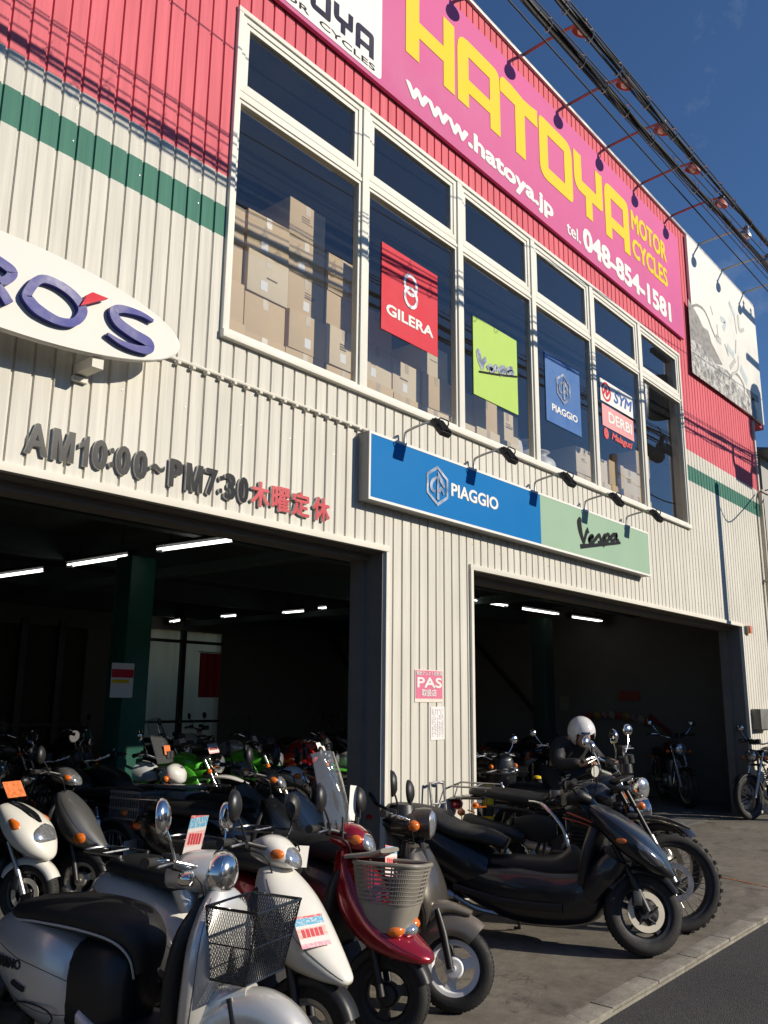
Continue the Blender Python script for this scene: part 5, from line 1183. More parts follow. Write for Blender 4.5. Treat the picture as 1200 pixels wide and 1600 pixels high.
# --- bronze scooter
def bronze_fender(t, fx, R, body):
    fender(t, 'front_fender', body, fx-.015, R+.01, R+.06, .075, 50, 168, .12)
    MB().loft([(fx-.23, .36, .08, .05, 60, 2.6), (fx-.15, .46, .085, .06, 30, 2.6), (fx-.05, .50, .075, .035, 5, 2.4), (fx+.08, .475, .06, .02, -20, 2.4)], 16, 3).o('fender_crown', body, t, True, 60)
def bronze_head(t, hx, hz, body):
    MB().loft([(hx-.06, hz-.02, .06, .05, 0, 2.4), (hx+.02, hz-.01, .09, .07, 0, 2.4), (hx+.09, hz-.02, .085, .07, 0, 2.3)], 18, 3).o('handlebar_cowl', DKBR, t, True, 60)
    MB().lathe([(.075, -.05), (.085, 0), (.085, .05), (.08, .055)], (hx+.11, 0, hz+.0), 'x', 24).o('headlight_shell', DKBR, t)
    MB().lathe([(.082, .05), (.06, .07), (.03, .078), (0, .08)], (hx+.11, 0, hz+.0), 'x', 24).o('headlight', LENS, t)
    MB().lathe([(.0, .04), (.07, .03), (.085, -.03), (.06, -.06)], (hx-.01, 0, hz+.06), 'z', 20).o('meter', BLACK, t)
    for s in (-1, 1): MB().ball((hx+.08, s*.13, hz-.02), .035, .03, .03, 12, 8).o('indicator', ORANGE, t)
    price_card(t, (.46, -.10, .74), .105, .15, -25, -12)
scooter('bronze scooter with tall black mirrors and pale three-spoke front wheel', (4.05, -1.42), 10, DKBR, dict(steer=22, R=.21, rim_m=None, fender=lambda t, fx, R, b: bronze_fender(t, fx, R, BRONZE), head=bronze_head, hz=.92, hx=.27, mh=.16, bar_m=CHROME, fork_m=BLACK,
    cowl=[(.315, .83, .07, .04, -74, 2.3), (.35, .74, .14, .06, -68, 2.5), (.41, .60, .165, .07, -64, 2.5), (.45, .48, .15, .06, -70, 2.5), (.44, .36, .12, .045, -84, 2.4)]))

# ------------------------------------------------------------------ big scooters
FAIR = [(.40, .925, .07, .018, -40, 2.4), (.50, .875, .15, .045, -42, 3), (.62, .785, .20, .075, -43, 3.2), (.75, .685, .205, .085, -42, 3.2), (.86, .595, .165, .068, -40, 3), (.945, .525, .10, .04, -38, 2.6), (.99, .49, .03, .012, -36, 2.2)]
def maxi(label, axle, heading, body, low, lens, k=1.0, steer=-6, tall=1.0, group='scooters parked on the forecourt', wheelm=DARKMET, discm=None, fend=None, lean=0):
    global CUR
    discm = discm or mat('pale_disc', (.72, .66, .52), .45, metal=.35, var=.1)
    fx, rx, R = .775*k, -.775*k, .255*k
    t = vehicle('maxi_scooter', label, 'scooter', axle, heading, fx, group, lean); q = lambda S: [(a*k*(1.11 if k == 1 and a < -.15 else 1), b*k*tall, c*k, d*k)+tuple(r) for a, b, c, d, *r in S]
    MB().loft(q([(-1.10, .735, .04, .025, 8), (-1.0, .725, .11, .055, 6, 2.6), (-.80, .645, .17, .12, 6, 2.7), (-.55, .55, .195, .17, 10, 2.8), (-.35, .46, .20, .18, 10, 2.8), (-.2, .41, .18, .15, 10, 2.6)]), 24, 5).o('tail_body', body, t, True, 60)
    MB().loft(q([(-.52, .40, .15, .06, 0, 2.8), (-.35, .36, .19, .13, 4, 3), (-.1, .31, .205, .18, 2, 3.2), (.2, .30, .205, .18, 0, 3.2), (.42, .33, .20, .18, -4, 3), (.52, .36, .17, .17, -8, 2.8), (.56, .38, .13, .14, -8, 2.6)]), 24, 5).o('lower_body', low, t, True, 60)
    MB().loft(q([(-.3, .45, .09, .08, 0, 3), (0, .45, .10, .10, 0, 3), (.25, .47, .11, .10, 10, 3), (.4, .55, .11, .12, 40, 2.6)]), 18, 4).o('centre_tunnel', BLACK, t, True, 60)
    MB().loft(q([(.40, .30, .16, .035, 100, 3), (.43, .48, .21, .04, 88, 3), (.47, .64, .225, .045, 80, 3), (.52, .78, .17, .05, 72, 2.6)]), 22, 4).o('leg_shield', BLACK, t, True, 60)
    MB().loft(q(FAIR if k == 1 else [(.44, .90, .09, .03, -52, 2.3), (.52, .855, .155, .07, -48, 2.5), (.64, .76, .21, .115, -44, 2.5), (.76, .665, .215, .125, -42, 2.5), (.86, .585, .17, .09, -40, 2.4), (.935, .525, .09, .045, -38, 2.2), (.96, .505, .03, .015, -36, 2)]), 26, 5).o('front_fairing', body, t, True, 60)
    if k == 1:
        MB().loft([(.40, .19, .13, .06, 90, 2.6), (.43, .29, .185, .09, 88, 3.2), (.49, .41, .20, .11, 80, 3.4), (.57, .52, .20, .12, 70, 3.2), (.64, .60, .18, .09, 60, 3)], 24, 4).o('side_fairing', low, t, True, 50)
        sm = MB()
        for th in (150, 30): sm.tube(MB.surf_line(FAIR, th, 4, 1.003, .1, .9), .0018, 4)
        tag(sm.o('fairing_seams', BLACK, t), kind='stuff')
    for s in (-1, 1):
        if k == 1: MB().loft([(a*k, b*k*tall, c*k, d*k, e, 2.4, 0, s*y*k) for a, b, c, d, e, y in ((.775, .70, .02, .028, -42, .175), (.84, .645, .045, .04, -42, .145), (.905, .585, .045, .035, -40, .105), (.945, .545, .02, .016, -38, .07))], 14, 3).o('headlight', lens, t)
        MB().ball((.70*k, s*.20*k, .72*k*tall), .04*k, .016*k, .02*k, 12, 8).o('indicator', ORANGE, t)
        MB().loft(q([(-.42, .335, .02, .025, 0, 2.5), (-.1, .27, .022, .03, 0, 2.5), (.3, .27, .022, .03, 0, 2.5)]), 10, 3).xf(Matrix.Translation((0, s*.205*k, 0))).o('foot_rail', BLACK, t)
    sc = MB(); n = 10; m_ = 6; V = []
    for j in range(m_+1):
        f = j/m_
        for i in range(n+1): a = (i/n-.5)*2; V.append(((.56-.13*f-.06*a*a)*k, (.16-.04*f)*a*k, (.86+.16*f)*k*tall-.02*a*a))
    N = len(V); V += [(v[0]-.004, v[1], v[2]) for v in V]; F = [(j*(n+1)+i, j*(n+1)+i+1, (j+1)*(n+1)+i+1, (j+1)*(n+1)+i) for j in range(m_) for i in range(n)]; F += [tuple(u+N for u in f[::-1]) for f in F]
    mk('windscreen', V, F, glass_mat('smoked_screen', (.10, .11, .12), .9, .02, 1.45), t)
    MB().loft(q([(-1.04, .775, .05, .015), (-.96, .80, .12, .035, 4, 2.6), (-.78, .79, .155, .05, -4, 2.8), (-.60, .755, .165, .055, -8, 2.8), (-.52, .71, .165, .05, -25, 2.8), (-.42, .675, .165, .05, -6, 2.8), (-.26, .655, .14, .05, -6, 2.6), (-.14, .61, .08, .04, -25, 2.4)]), 22, 5).o('seat', VINYL, t, True, 60)
    MB().loft(q([(-1.0, .82, .11, .03, 70, 2.6), (-1.04, .88, .125, .045, 75, 2.6), (-1.07, .925, .08, .03, 75, 2.4)]), 16, 3).o('backrest', VINYL, t, True, 60)
    MB().tube([(-.62*k, -.16*k, .78*k), (-.9*k, -.165*k, .79*k), (-1.12*k, -.12*k, .84*k), (-1.15*k, 0, .86*k), (-1.12*k, .12*k, .84*k), (-.9*k, .165*k, .79*k), (-.62*k, .16*k, .78*k)], .012, 8, 4).o('grab_rail', DARKMET, t)
    MB().loft(q([(-1.12, .73, .06, .02), (-1.08, .735, .10, .04), (-1.0, .74, .10, .045)]), 14, 2).o('tail_light', REDLENS, t)
    MB().lathe([(0, -.3), (.03, -.295), (.05, -.25), (.058, .12), (.045, .22), (.025, .26)], (-.72*k, -.20*k, .27*k), 'x', 18).tube([(-.46*k, -.20*k, .27*k), (-.3*k, -.18*k, .2*k), (-.1*k, -.1*k, .16*k)], .02, 8, 4).o('muffler', STEEL if k == 1 else DARKMET, t)
    MB().loft(q([(-.95, .27, .05, .07, 0, 3), (-.7, .27, .07, .09, 0, 3), (-.4, .29, .07, .09, 6, 3), (-.2, .3, .06, .07, 6, 3)]), 14, 3).xf(Matrix.Translation((0, .10*k, 0))).o('drive_case', DARKMET, t)
    for s in (-1, 1): MB().tube([(rx+.02, s*.13*k, .26*k), (rx+.18*k, s*.14*k, .52*k)], .02, 8).tube([(rx+.05*k, s*.132*k, .30*k), (rx+.14*k, s*.138*k, .44*k)], .033, 8).o('rear_shock', STEEL, t)
    wheel(t, 'rear_wheel', rx, R, .13*k, R-.095*k, 'five', wheelm)
    fender(t, 'rear_fender', BLACK, rx, R, R+.03, .085*k, 80, 215, .06)
    MB().box(rx-.33*k, rx-.326*k, -.1, .1, .42*k, .54*k).o('number_plate', WHITE, t, False)
    MB().tube([(-.1*k, .1, .15*k), (-.12*k, .2, .014), (-.16*k, .2, .014)], .012, 7).o('side_stand', DARKMET, t)
    CUR = steer_mat(fx-.14*k, .62*k, 27, steer)
    wheel(t, 'front_wheel', fx, R, .115*k, R-.085*k, 'five', wheelm, disc=-1, disc_m=discm)
    for s in (-1, 1): MB().tube([(fx-.0, s*.085*k, R), (fx-.09*k, s*.085*k, R+.2*k)], .026*k, 10).tube([(fx-.09*k, s*.085*k, R+.2*k), (fx-.2*k, s*.085*k, R+.40*k)], .018*k, 10).o('fork_leg', DARKMET if k == 1 else STEEL, t)
    MB().box(fx-.10*k, fx-.04*k, -.10*k-.02, -.10*k+.012, R+.03, R+.12, .008).o('brake_caliper', DARKMET, t)
    fender(t, 'front_fender', fend or body, fx-.01, R, R+.03, .075*k, 28, 150, .05)
    handlebar(t, .34*k, .96*k*tall, .34*k, .09, .03, BLACK)
    for s in (-1, 1): mirror(t, (.42*k, s*.2*k, .93*k*tall), (.40*k, s*.34*k, 1.05*k*tall), s, .06, .038, BLACK)
    MB().loft(q([(.28, .93, .07, .04, 0, 2.6), (.36, .95, .12, .05, 0, 2.6), (.44, .93, .10, .04, 0, 2.5)]), 16, 3).o('handlebar_cowl', BLACK, t, True, 60)
    CUR = None
    return t
bm_ = maxi('glossy black maxi scooter parked side-on beside the white pier', (5.70, -1.74), 15, NAVYB, NAVYB, mat('smoked_lens', (.16, .17, .19), .08, metal=.6, coat=1, var=.3, nscale=30), steer=34)
pc = maxi('white maxi scooter with an orange price card, just inside the left opening', (3.36, 1.84), 24, PEARL, BLACK, LENS, .86, 8, 1.06, 'scooters inside the left opening')
price_card(pc, (.50, -.06, .93), .17, .13, -8, -35, TAGO)
def face_part(nm, m, S, g=.006):
    k, tl = .86, 1.06; return MB().loft([(a*k, b*k*tl, c*k, d*k+g, e, 2.5) for a, b, c, d, e in S], 24, 5).o(nm, m, pc, True, 60)
face_part('front_visor', BLACKG, [(.455, .893, .05, .045, -51), (.53, .848, .10, .076, -48), (.64, .76, .125, .115, -44), (.72, .698, .10, .121, -43), (.745, .678, .04, .118, -42)])
face_part('headlight', LENS, [(.765, .662, .05, .118, -42), (.785, .645, .15, .116, -42), (.83, .61, .165, .098, -41), (.865, .58, .13, .082, -40), (.875, .572, .05, .078, -40)], .024)
for s in (-1, 1): MB().loft([(a*.86, b*.86*1.06, c, d, -44, 2.4, 0, s*y*.86) for a, b, c, d, y in ((.66, .80, .015, .02, .18), (.72, .75, .03, .04, .185), (.77, .70, .015, .02, .175))], 12, 3).o('indicator', ORANGE, pc)
def inside(label, axle, heading, col, P, **k): return scooter(label, axle, heading, col, P, group='scooters inside the left opening', **k)
inside('dark grey scooter with amber nose indicators inside the left opening', (3.93, 2.08), 24, GREYM, dict(steer=10, R=.2, hz=.97, cowl_extra=[lambda t: [MB().ball((.60, s*.115, .52), .06, .028, .045, 12, 8).o('indicator', ORANGE, t) for s in (-1, 1)]]))

# ------------------------------------------------------------------ motorcycles
def motorcycle(label, axle, heading, P, group='motorcycles in the shop', name='motorcycle', cat='motorcycle'):
    global CUR
    sty = P.get('style', 'naked'); body = P['body']; wb = P.get('wb', 1.38); fx, rx = wb/2, -wb/2; CUR = None
    R = P.get('R', .31); Rr = P.get('Rr', .305); tw = P.get('tw', .11); dual = sty == 'dual'; sport = sty == 'sport'
    t = vehicle(name, label, cat, axle, heading, fx, group, P.get('lean', 4)); sh = P.get('sh', .80 if not dual else .84); up = sh-.80
    # frame, engine
    fr = MB().tube([(.36, 0, .86), (.2, 0, .80+up), (-.2, 0, .72+up), (-.6, .0, .72+up)], .02, 8, 4)
    for s in (-1, 1): fr.tube([(.36, s*.02, .82), (.3, s*.09, .5), (.2, s*.10, .26), (-.25, s*.10, .26), (-.32, s*.1, .4), (-.25, s*.09, .7+up), (-.7, s*.08, .75+up)], .014, 7, 4)
    fr.o('frame', P.get('frame_m', DARKMET), t)
    en = MB().box(-.24, .16, -.12, .12, .26, .46, .03).lathe([(0, -.15), (.075, -.145), (.08, -.1), (.08, .1), (.075, .145), (0, .15)], (-.08, 0, .36), 'y', 20)
    for i in range(7): en.box(.02-.09+i*.008, .20-.04+i*.008, -.085, .085, .47+i*.03, .485+i*.03)
    en.box(-.02, .15, -.06, .06, .46, .69).o('engine', P.get('engine_m', ALU), t, True, 35)
    MB().tube([(.16, -.03, .56), (.26, -.05, .5), (.28, -.09, .32), (.15, -.13, .2), (-.15, -.14, .2), (-.32, -.15, .26 if not dual else .5)], .02, 9, 5).o('exhaust_pipe', P.get('pipe_m', CHROME), t)
    if dual: MB().lathe([(0, -.26), (.04, -.255), (.055, -.22), (.06, .16), (.045, .22), (.02, .26)], (0, 0, 0), 'x', 16).xf(Matrix.Translation((-.62, -.15, .64)) @ Matrix.Rotation(R_(12), 4, 'Y')).o('muffler', BLACK, t)
    else: MB().lathe([(0, -.34), (.035, -.335), (.05, -.3), (.052, .15), (.035, .26), (.02, .3)], (0, 0, 0), 'x', 16).xf(Matrix.Translation((-.58, -.16, .33)) @ Matrix.Rotation(R_(7), 4, 'Y')).o('muffler', P.get('pipe_m', CHROME), t)
    # tank, seat, covers
    tk = {'naked': [(-.18, .80, .08, .05), (-.1, .845, .115, .085, 0, 2.5), (.08, .885, .14, .105, 0, 2.4), (.22, .885, .12, .09, 0, 2.3), (.31, .865, .05, .05, 0, 2.2)],
          'dual': [(-.2, .84, .07, .04), (-.1, .88, .10, .08, 0, 2.5), (.08, .92, .125, .10, -4, 2.5), (.2, .91, .11, .09, -6, 2.4), (.3, .88, .05, .05, -8, 2.2)]}['dual' if dual else 'naked']
    MB().loft(tk, 20, 4).o('fuel_tank', body, t, True, 60)
    if dual: se = [(-.86, .885, .06, .025), (-.78, .89, .10, .035, 0, 2.8), (-.5, .87, .11, .045, 0, 2.8), (-.2, .85, .10, .05, 3, 2.6), (-.04, .92, .06, .03, 28, 2.4)]
    elif sport: se = [(-.80, .90, .06, .03, 8), (-.6, .87, .10, .04, 8, 2.8), (-.45, .80, .13, .04, 6, 2.8), (-.2, .78, .11, .04, 0, 2.6), (-.12, .80, .06, .03, 10, 2.4)]
    else: se = [(-.80, .80, .07, .03, 0), (-.72, .81, .12, .04, 0, 2.8), (-.5, .80, .13, .05, 0, 2.8), (-.25, .775, .12, .05, 0, 2.6), (-.14, .785, .08, .04, 8, 2.4)]
    MB().loft(se, 18, 4).o('seat', VINYL, t, True, 60)
    for s in (-1, 1):
        MB().loft([(-.46, .62+up, .012, .06, 0, 2.6, 0, s*.115), (-.34, .62+up, .022, .10, 0, 2.6, 0, s*.115), (-.2, .62+up, .02, .10, 0, 2.6, 0, s*.115), (-.12, .62+up, .01, .06, 0, 2.4, 0, s*.11)], 12, 3).o('side_cover', P.get('cover_m', body), t, True, 60)
        if dual: MB().loft([(-.05, .78, .01, .05, 0, 2.4, 0, s*.10), (.1, .80, .02, .11, -20, 2.4, 0, s*.135), (.24, .76, .02, .09, -35, 2.4, 0, s*.15), (.34, .68, .01, .03, -40, 2.2, 0, s*.14)], 12, 3).o('tank_shroud', P.get('shroud_m', body), t, True, 60)
        MB().tube([(rx+.03, s*.115, Rr+.04), (rx+.16, s*.115, .72+up)], .012, 7).tube([(rx+.06, s*.115, Rr+.13), (rx+.14, s*.115, .64+up)], .028, 8).o('rear_shock', CHROME if not dual else DARKMET, t)
        MB().box(rx-.04, -.18, s*.105-.015, s*.105+.015, Rr-.02, Rr+.025, .006).o('swing_arm', DARKMET, t)
        MB().tube([(-.06, s*.11, .28), (-.06, s*.22, .28)], .012, 7).o('foot_peg', RUBBER, t)
        MB().ball((-.80 if not dual else -.9, s*.14, .70+up), .035, .028, .028, 10, 7).tube([(-.78 if not dual else -.88, s*.05, .70+up), (-.79, s*.13, .70+up)], .007, 5).o('indicator', ORANGE, t)
    if P.get('stripe'): 
        mb = MB(); mb.tube([(-.02, -.152, .80), (.1, -.168, .77), (.24, -.17, .72)], .007, 5, 4).tube([(-.06, -.148, .76), (.1, -.165, .735), (.2, -.17, .70)], .005, 5, 4); mb.o('decal_stripe', P['stripe'], t)
    if dual: MB().loft([(-1.12, .80, .06, .008, -4, 3), (-.95, .83, .075, .014, -6, 3), (-.75, .845, .08, .02, 0, 3)], 14, 3).o('rear_fender', P.get('fend_m', body), t, True, 60)
    else: fender(t, 'rear_fender', P.get('fend_m', BLACK), rx, Rr, Rr+.05, .075, 70, 190, .05)
    tx, tz = (-1.0, .77) if dual else (-.88, .74)
    MB().ball((tx, 0, tz), .05, .06, .045, 12, 8).o('tail_light', REDLENS, t)
    MB().box(tx-.04, tx-.036, -.09, .09, tz-.18, tz-.06).o('number_plate', mat('shaded_plate_white', (.4, .4, .38), .5), t, False)  # plate white darkened in colour to stand in for shade
    if P.get('rack'): MB().tube([(-.65, -.1, .93), (-1.0, -.1, .93), (-1.0, .1, .93), (-.65, .1, .93)], .008, 6, 0).tube([(-.8, -.1, .93), (-.8, .1, .93)], .007, 6).tube([(-.7, -.1, .93), (-.7, -.09, .82)], .007, 6).tube([(-.7, .1, .93), (-.7, .09, .82)], .007, 6).o('rear_rack', STEEL, t)
    if P.get('guard'): MB().tube([(-.12, -.14, .24), (-.04, -.26, .34), (.02, -.28, .48), (-.03, -.24, .70), (-.2, -.16, .84), (-.32, -.14, .86)], .014, 8, 5).tube([(.0, -.28, .46), (.2, -.10, .56)], .011, 7).tube([(0, -.28, .5), (-.16, -.26, .42)], .012, 7).o('engine_guard', CHROME, t)
    wheel(t, 'rear_wheel', rx, Rr, tw, Rr-.085 if dual else Rr-.075, P.get('rim', 'wire'), P.get('rim_m', ALU), dual, disc=0)
    MB().tube([(-.12, .1, .2), (-.18, .24, .016), (-.22, .24, .016)], .011, 6).o('side_stand', DARKMET, t)
    if sport:
        MB().loft([(.22, .30, .12, .06, 90, 2.8), (.28, .42, .16, .10, 88, 2.8), (.34, .58, .18, .14, 84, 2.7), (.40, .74, .17, .16, 74, 2.5), (.47, .88, .14, .12, 58, 2.4), (.52, .96, .08, .05, 50, 2.2)], 22, 4).o('fairing', body, t, True, 60)
        for s in (-1, 1): MB().ball((.585, s*.07, .80), .05, .05, .035, 12, 8).o('headlight', LENS, t)
        MB().loft([(-.45, .85, .10, .03, 14, 2.6), (-.65, .90, .10, .05, 12, 2.6), (-.85, .93, .05, .03, 8, 2.4)], 16, 3).o('tail_cowl', body, t, True, 60)
    # steered front
    top = Vector((.36, 0, .93+up*.6)); CUR = steer_mat(.36, .9, 26, P.get('steer', 8)); ax = Vector((fx, 0, R))
    for s in (-1, 1):
        m1 = ax+(top-ax)*.5
        MB().tube([(ax.x-.02, s*.09, ax.z), (m1.x, s*.09, m1.z)], .026, 10).o('fork_leg', P.get('fork_m', ALU), t)
        MB().tube([(m1.x, s*.09, m1.z), (top.x, s*.09, top.z+.02)], .017, 10).o('fork_tube', BLACK if P.get('gaiter') else CHROME, t)
    MB().box(top.x-.06, top.x+.03, -.12, .12, top.z, top.z+.03, .008).o('triple_clamp', DARKMET, t); MB().box(top.x+.0, top.x+.08, -.11, .11, top.z-.19, top.z-.16, .008).o('triple_clamp', DARKMET, t)
    wheel(t, 'front_wheel', fx, R, tw*.85, R-.075, P.get('rim', 'wire'), P.get('rim_m', ALU), dual, disc=P.get('disc', -1))
    if dual: MB().loft([(.30, .735, .05, .012, 20, 3), (.5, .77, .085, .016, 4, 3), (.66, .76, .085, .016, -8, 3), (.84, .70, .04, .008, -22, 2.6)], 14, 4).o('front_fender', P.get('ffend_m', body), t, True, 60)
    else: fender(t, 'front_fender', P.get('ffend_m', body), fx, R, R+.035, .06, 40, 165, .035)
    hz = 1.02+up*.7+P.get('rise', .05) if not sport else .93
    handlebar(t, .33 if not sport else .38, hz-.02, .38 if not sport else .30, .12, P.get('rise', .05), P.get('bar_m', CHROME if not dual else BLACK))
    if not sport:
        hlx, hlz = .50, P.get('hlz', .88+up*.4)
        MB().lathe([(0, -.11), (.05, -.10), (.085, -.03), (.092, .03), (.088, .045)], (hlx, 0, hlz), 'x', 24).o('headlight_shell', P.get('hl_m', CHROME), t)
        MB().lathe([(.088, .04), (.06, .06), (.03, .068), (0, .07)], (hlx, 0, hlz), 'x', 24).o('headlight', LENS, t)
        for s in (-1, 1): MB().lathe([(0, .05), (.042, .045), (.045, -.02), (0, -.03)], (.40, s*.05, hz-.0), 'z', 16).o('gauge', BLACK, t)
    for s in (-1, 1):
        MB().tube([(.44, s*.08, .84), (.45, s*.16, .84)], .007, 5).ball((.45, s*.185, .84), .032, .03, .03, 12, 8).o('indicator', ORANGE, t)
    for s in P.get('mirrors', (-1, 1)): mirror(t, (.27, s*.22, hz+.03), (.24, s*.34, hz+.19), s, .06, .055, P.get('mir_m', CHROME))
    for f_ in P.get('extra', []): f_(t)
    CUR = None
    return t
CHAR = paint('charcoal', (.02, .02, .022), .2, .25, .8); MATTE = mat('matte_black', (.012, .012, .013), .5, var=.2); ORG = mat('orange_decal', (.62, .09, .03), .4)
motorcycle('black dual-sport motorcycle with knobby tyres and orange decal beside the maxi scooter', (6.40, -1.68), 11, dict(style='dual', body=CHAR, cover_m=MATTE, shroud_m=CHAR, stripe=ORG, R=.335, Rr=.31, tw=.12, steer=32, rim='wire', rim_m=DARKMET, engine_m=DARKMET, pipe_m=STEEL, fork_m=STEEL, hl_m=CHROME, hlz=.82, guard=True, rack=True, gaiter=True, lean=5, bar_m=CHROME), 'motorcycles outside the right opening')
motorcycle('black motorcycle with wire wheels standing outside, at the right picture edge', (13.0, -.12), -112, dict(body=CHAR, R=.30, rim='wire', rim_m=DARKMET, engine_m=DARKMET, fork_m=STEEL, ffend_m=BLACK, steer=4, sh=.77, hl_m=BLACK), 'motorcycles outside the right opening')
rb_ = motorcycle('motorcycle with chrome bars that the helmeted rider sits on', (7.42, -1.22), 2, dict(body=CHAR, rim='wire', steer=-8, pipe_m=STEEL, engine_m=DARKMET, rack=True, ffend_m=CHAR, mirrors=(-1, 1), rise=.08), 'motorcycles outside the right opening')
motorcycle('retro motorcycle with round headlight and chrome fork by the side wall', (13.65, 1.0), -52, dict(body=paint('dark_red', (.09, .012, .012), .1, .25, .8), rim='wire', steer=10, ffend_m=CHROME, pipe_m=CHROME), 'motorcycles inside the right opening')
motorcycle('dark blue sports motorcycle behind the retro one inside the right opening', (11.6, 1.9), -40, dict(style='sport', body=paint('dark_blue', (.012, .016, .035), .1, .25, .8), rim='five', rim_m=DARKMET, tw=.13, engine_m=DARKMET, pipe_m=STEEL), 'motorcycles inside the right opening')
motorcycle('black sports motorcycle beside the striped post inside the right opening', (8.9, 1.15), -25, dict(style='sport', body=NAVYB, rim='five', rim_m=DARKMET, tw=.13, engine_m=DARKMET, pipe_m=STEEL, frame_m=ALU), 'motorcycles inside the right opening')
motorcycle('grey naked motorcycle next to the pier inside the right opening', (8.0, 1.3), -10, dict(body=GREYM, rim='five', rim_m=DARKMET, tw=.12, engine_m=ALU, pipe_m=STEEL, sh=.82), 'motorcycles inside the right opening')
motorcycle('black cruiser motorcycle in the gloom against the side wall', (14.2, 3.4), 14, dict(body=CHAR, rim='wire', pipe_m=CHROME), 'motorcycles inside the right opening')
# ------------------------------------------------------------------ crowd of bikes inside the left opening
def kw(**k): return k
G_ = 'motorcycles inside the left opening'
DPOS = [
 ('lime green dirt bike with white fork guards deep in the left opening', (6.3, 3.1), 30, kw(style='dual', body=GREEN, shroud_m=GREEN, ffend_m=WHITEP, fend_m=GREEN, R=.335, Rr=.31, engine_m=DARKMET, mirrors=(), hlz=.9)),
 ('lime green and black dirt bike behind the delivery bikes', (7.25, 3.2), 20, kw(style='dual', body=GREEN, ffend_m=GREEN, cover_m=BLACK, R=.335, Rr=.31, engine_m=DARKMET, mirrors=())),
 ('red and green dirt bike near the dark jamb', (7.9, 2.9), 26, kw(style='dual', body=REDP2, ffend_m=GREEN, fend_m=REDP2, R=.335, Rr=.31, engine_m=DARKMET, mirrors=())),
 ('white and red road bike with round headlight near the dark jamb', (8.4, 2.5), 24, kw(body=WHITEP, ffend_m=REDP2, hl_m=WHITEP, rim='five', mirrors=())),
 ('red road bike behind the white maxi scooter', (4.4, 4.2), 20, kw(body=REDP2, rim='five')),
 ('black road bike in the dark left of the green column', (3.3, 4.4), 15, kw(body=CHAR, rim='wire')),
 ('black road bike at the left edge of the shop floor', (2.3, 3.6), 20, kw(body=NAVYB, rim='five')),
 ('dark road bike right behind the green column', (7.6, 5.4), 24, kw(body=CHAR, rim='wire')),
 ('silver tank road bike far inside the left opening', (8.9, 5.4), 24, kw(body=SILVER, rim='wire', mirrors=(-1, 1))),
 ('red tank road bike far inside the left opening', (10.2, 5.2), 24, kw(body=REDP2, rim='wire')),
 ('black dirt bike far inside the left opening', (11.4, 5.6), 24, kw(style='dual', body=CHAR, ffend_m=WHITEP)),
 ('grey road bike in the third row inside', (6.2, 7.0), 24, kw(body=GREYM, rim='wire')),
 ('white dirt bike in the third row inside', (9.6, 7.4), 24, kw(style='dual', body=WHITEP, ffend_m=WHITEP)),
 ('black road bike in the third row inside', (12.6, 7.2), 20, kw(body=CHAR)),
 ('charcoal road bike in the gloom by the sheeting', (7.8, 8.2), 20, kw(body=CHAR)),
]
rg = random.Random(8)
for lb, a, h, k in DPOS:
    k.setdefault('mir_m', BLACK); bk = motorcycle(lb, a, h, k, G_)
    if rg.random() < .75: price_card(bk, (rg.uniform(.3, .48), rg.uniform(-.1, .05), rg.uniform(.98, 1.12)), .15, .11, rg.uniform(-25, 5), -25, rg.choice([None, TAGO, WHITE]))
# delivery bikes seen from behind, with boxes on their racks
def delivery_box(t, crate):
    _delivery_box(t, crate)
    for o in [q for q in t.children if q.name.startswith('carrier')]: o.location.z -= .1
def _delivery_box(t, crate):
    if crate:
        b = MB().box(-.95, -.62, -.15, .15, .70, .72, .006)
        for i in range(12):
            for x in (-.95, -.628): b.box(x, x+.008, -.14+i*.0255-.004, -.14+i*.0255+.004, .72, .92)
        for i in range(13):
            for y in (-.15, .142): b.box(-.94+i*.026-.004, -.94+i*.026+.004, y, y+.008, .72, .92)
        for z in (.78, .86, .91): b.box(-.954, -.616, -.154, -.141, z, z+.02).box(-.954, -.616, .141, .154, z, z+.02).box(-.954, -.942, -.14, .14, z, z+.02).box(-.63, -.616, -.14, .14, z, z+.02)
        b.o('carrier_crate', PALEG, t)
    else:
        o = MB().box(-.96, -.62, -.15, .15, .70, .92, .02).box(-.965, -.615, -.155, .155, .93, .96, .012).o('carrier_box', PALEG, t)
        MB().tube([(-.96, -.07, .83), (-.985, -.05, .86), (-.985, .05, .86), (-.96, .07, .83)], .012, 7, 3).box(-.968, -.96, -.05, .05, .75, .79).o('box_handle', BLACK, o)
def DPX(u, v):     # the box sits where the photo shows it; the bike points away from the street
    p = px_ground(u, v, .70); return (p.x+math.sin(R_(192))*1.385, p.y-math.cos(R_(192))*1.385)
d1 = motorcycle('delivery bike with a grey slatted crate, rear towards the street', DPX(207, 1262), 192, kw(body=BLACK, cover_m=PALEG, R=.29, Rr=.29, wb=1.2, rim='wire', sh=.76, mirrors=(-1, 1), fend_m=PALEG, ffend_m=PALEG, engine_m=DARKMET), G_); delivery_box(d1, True)
d2 = motorcycle('delivery bike with a pale grey box and number plate towards the street', DPX(272, 1258), 192, kw(body=BLACK, cover_m=PALEG, R=.29, Rr=.29, wb=1.2, rim='wire', sh=.76, fend_m=PALEG, ffend_m=PALEG, engine_m=DARKMET), G_); delivery_box(d2, False)
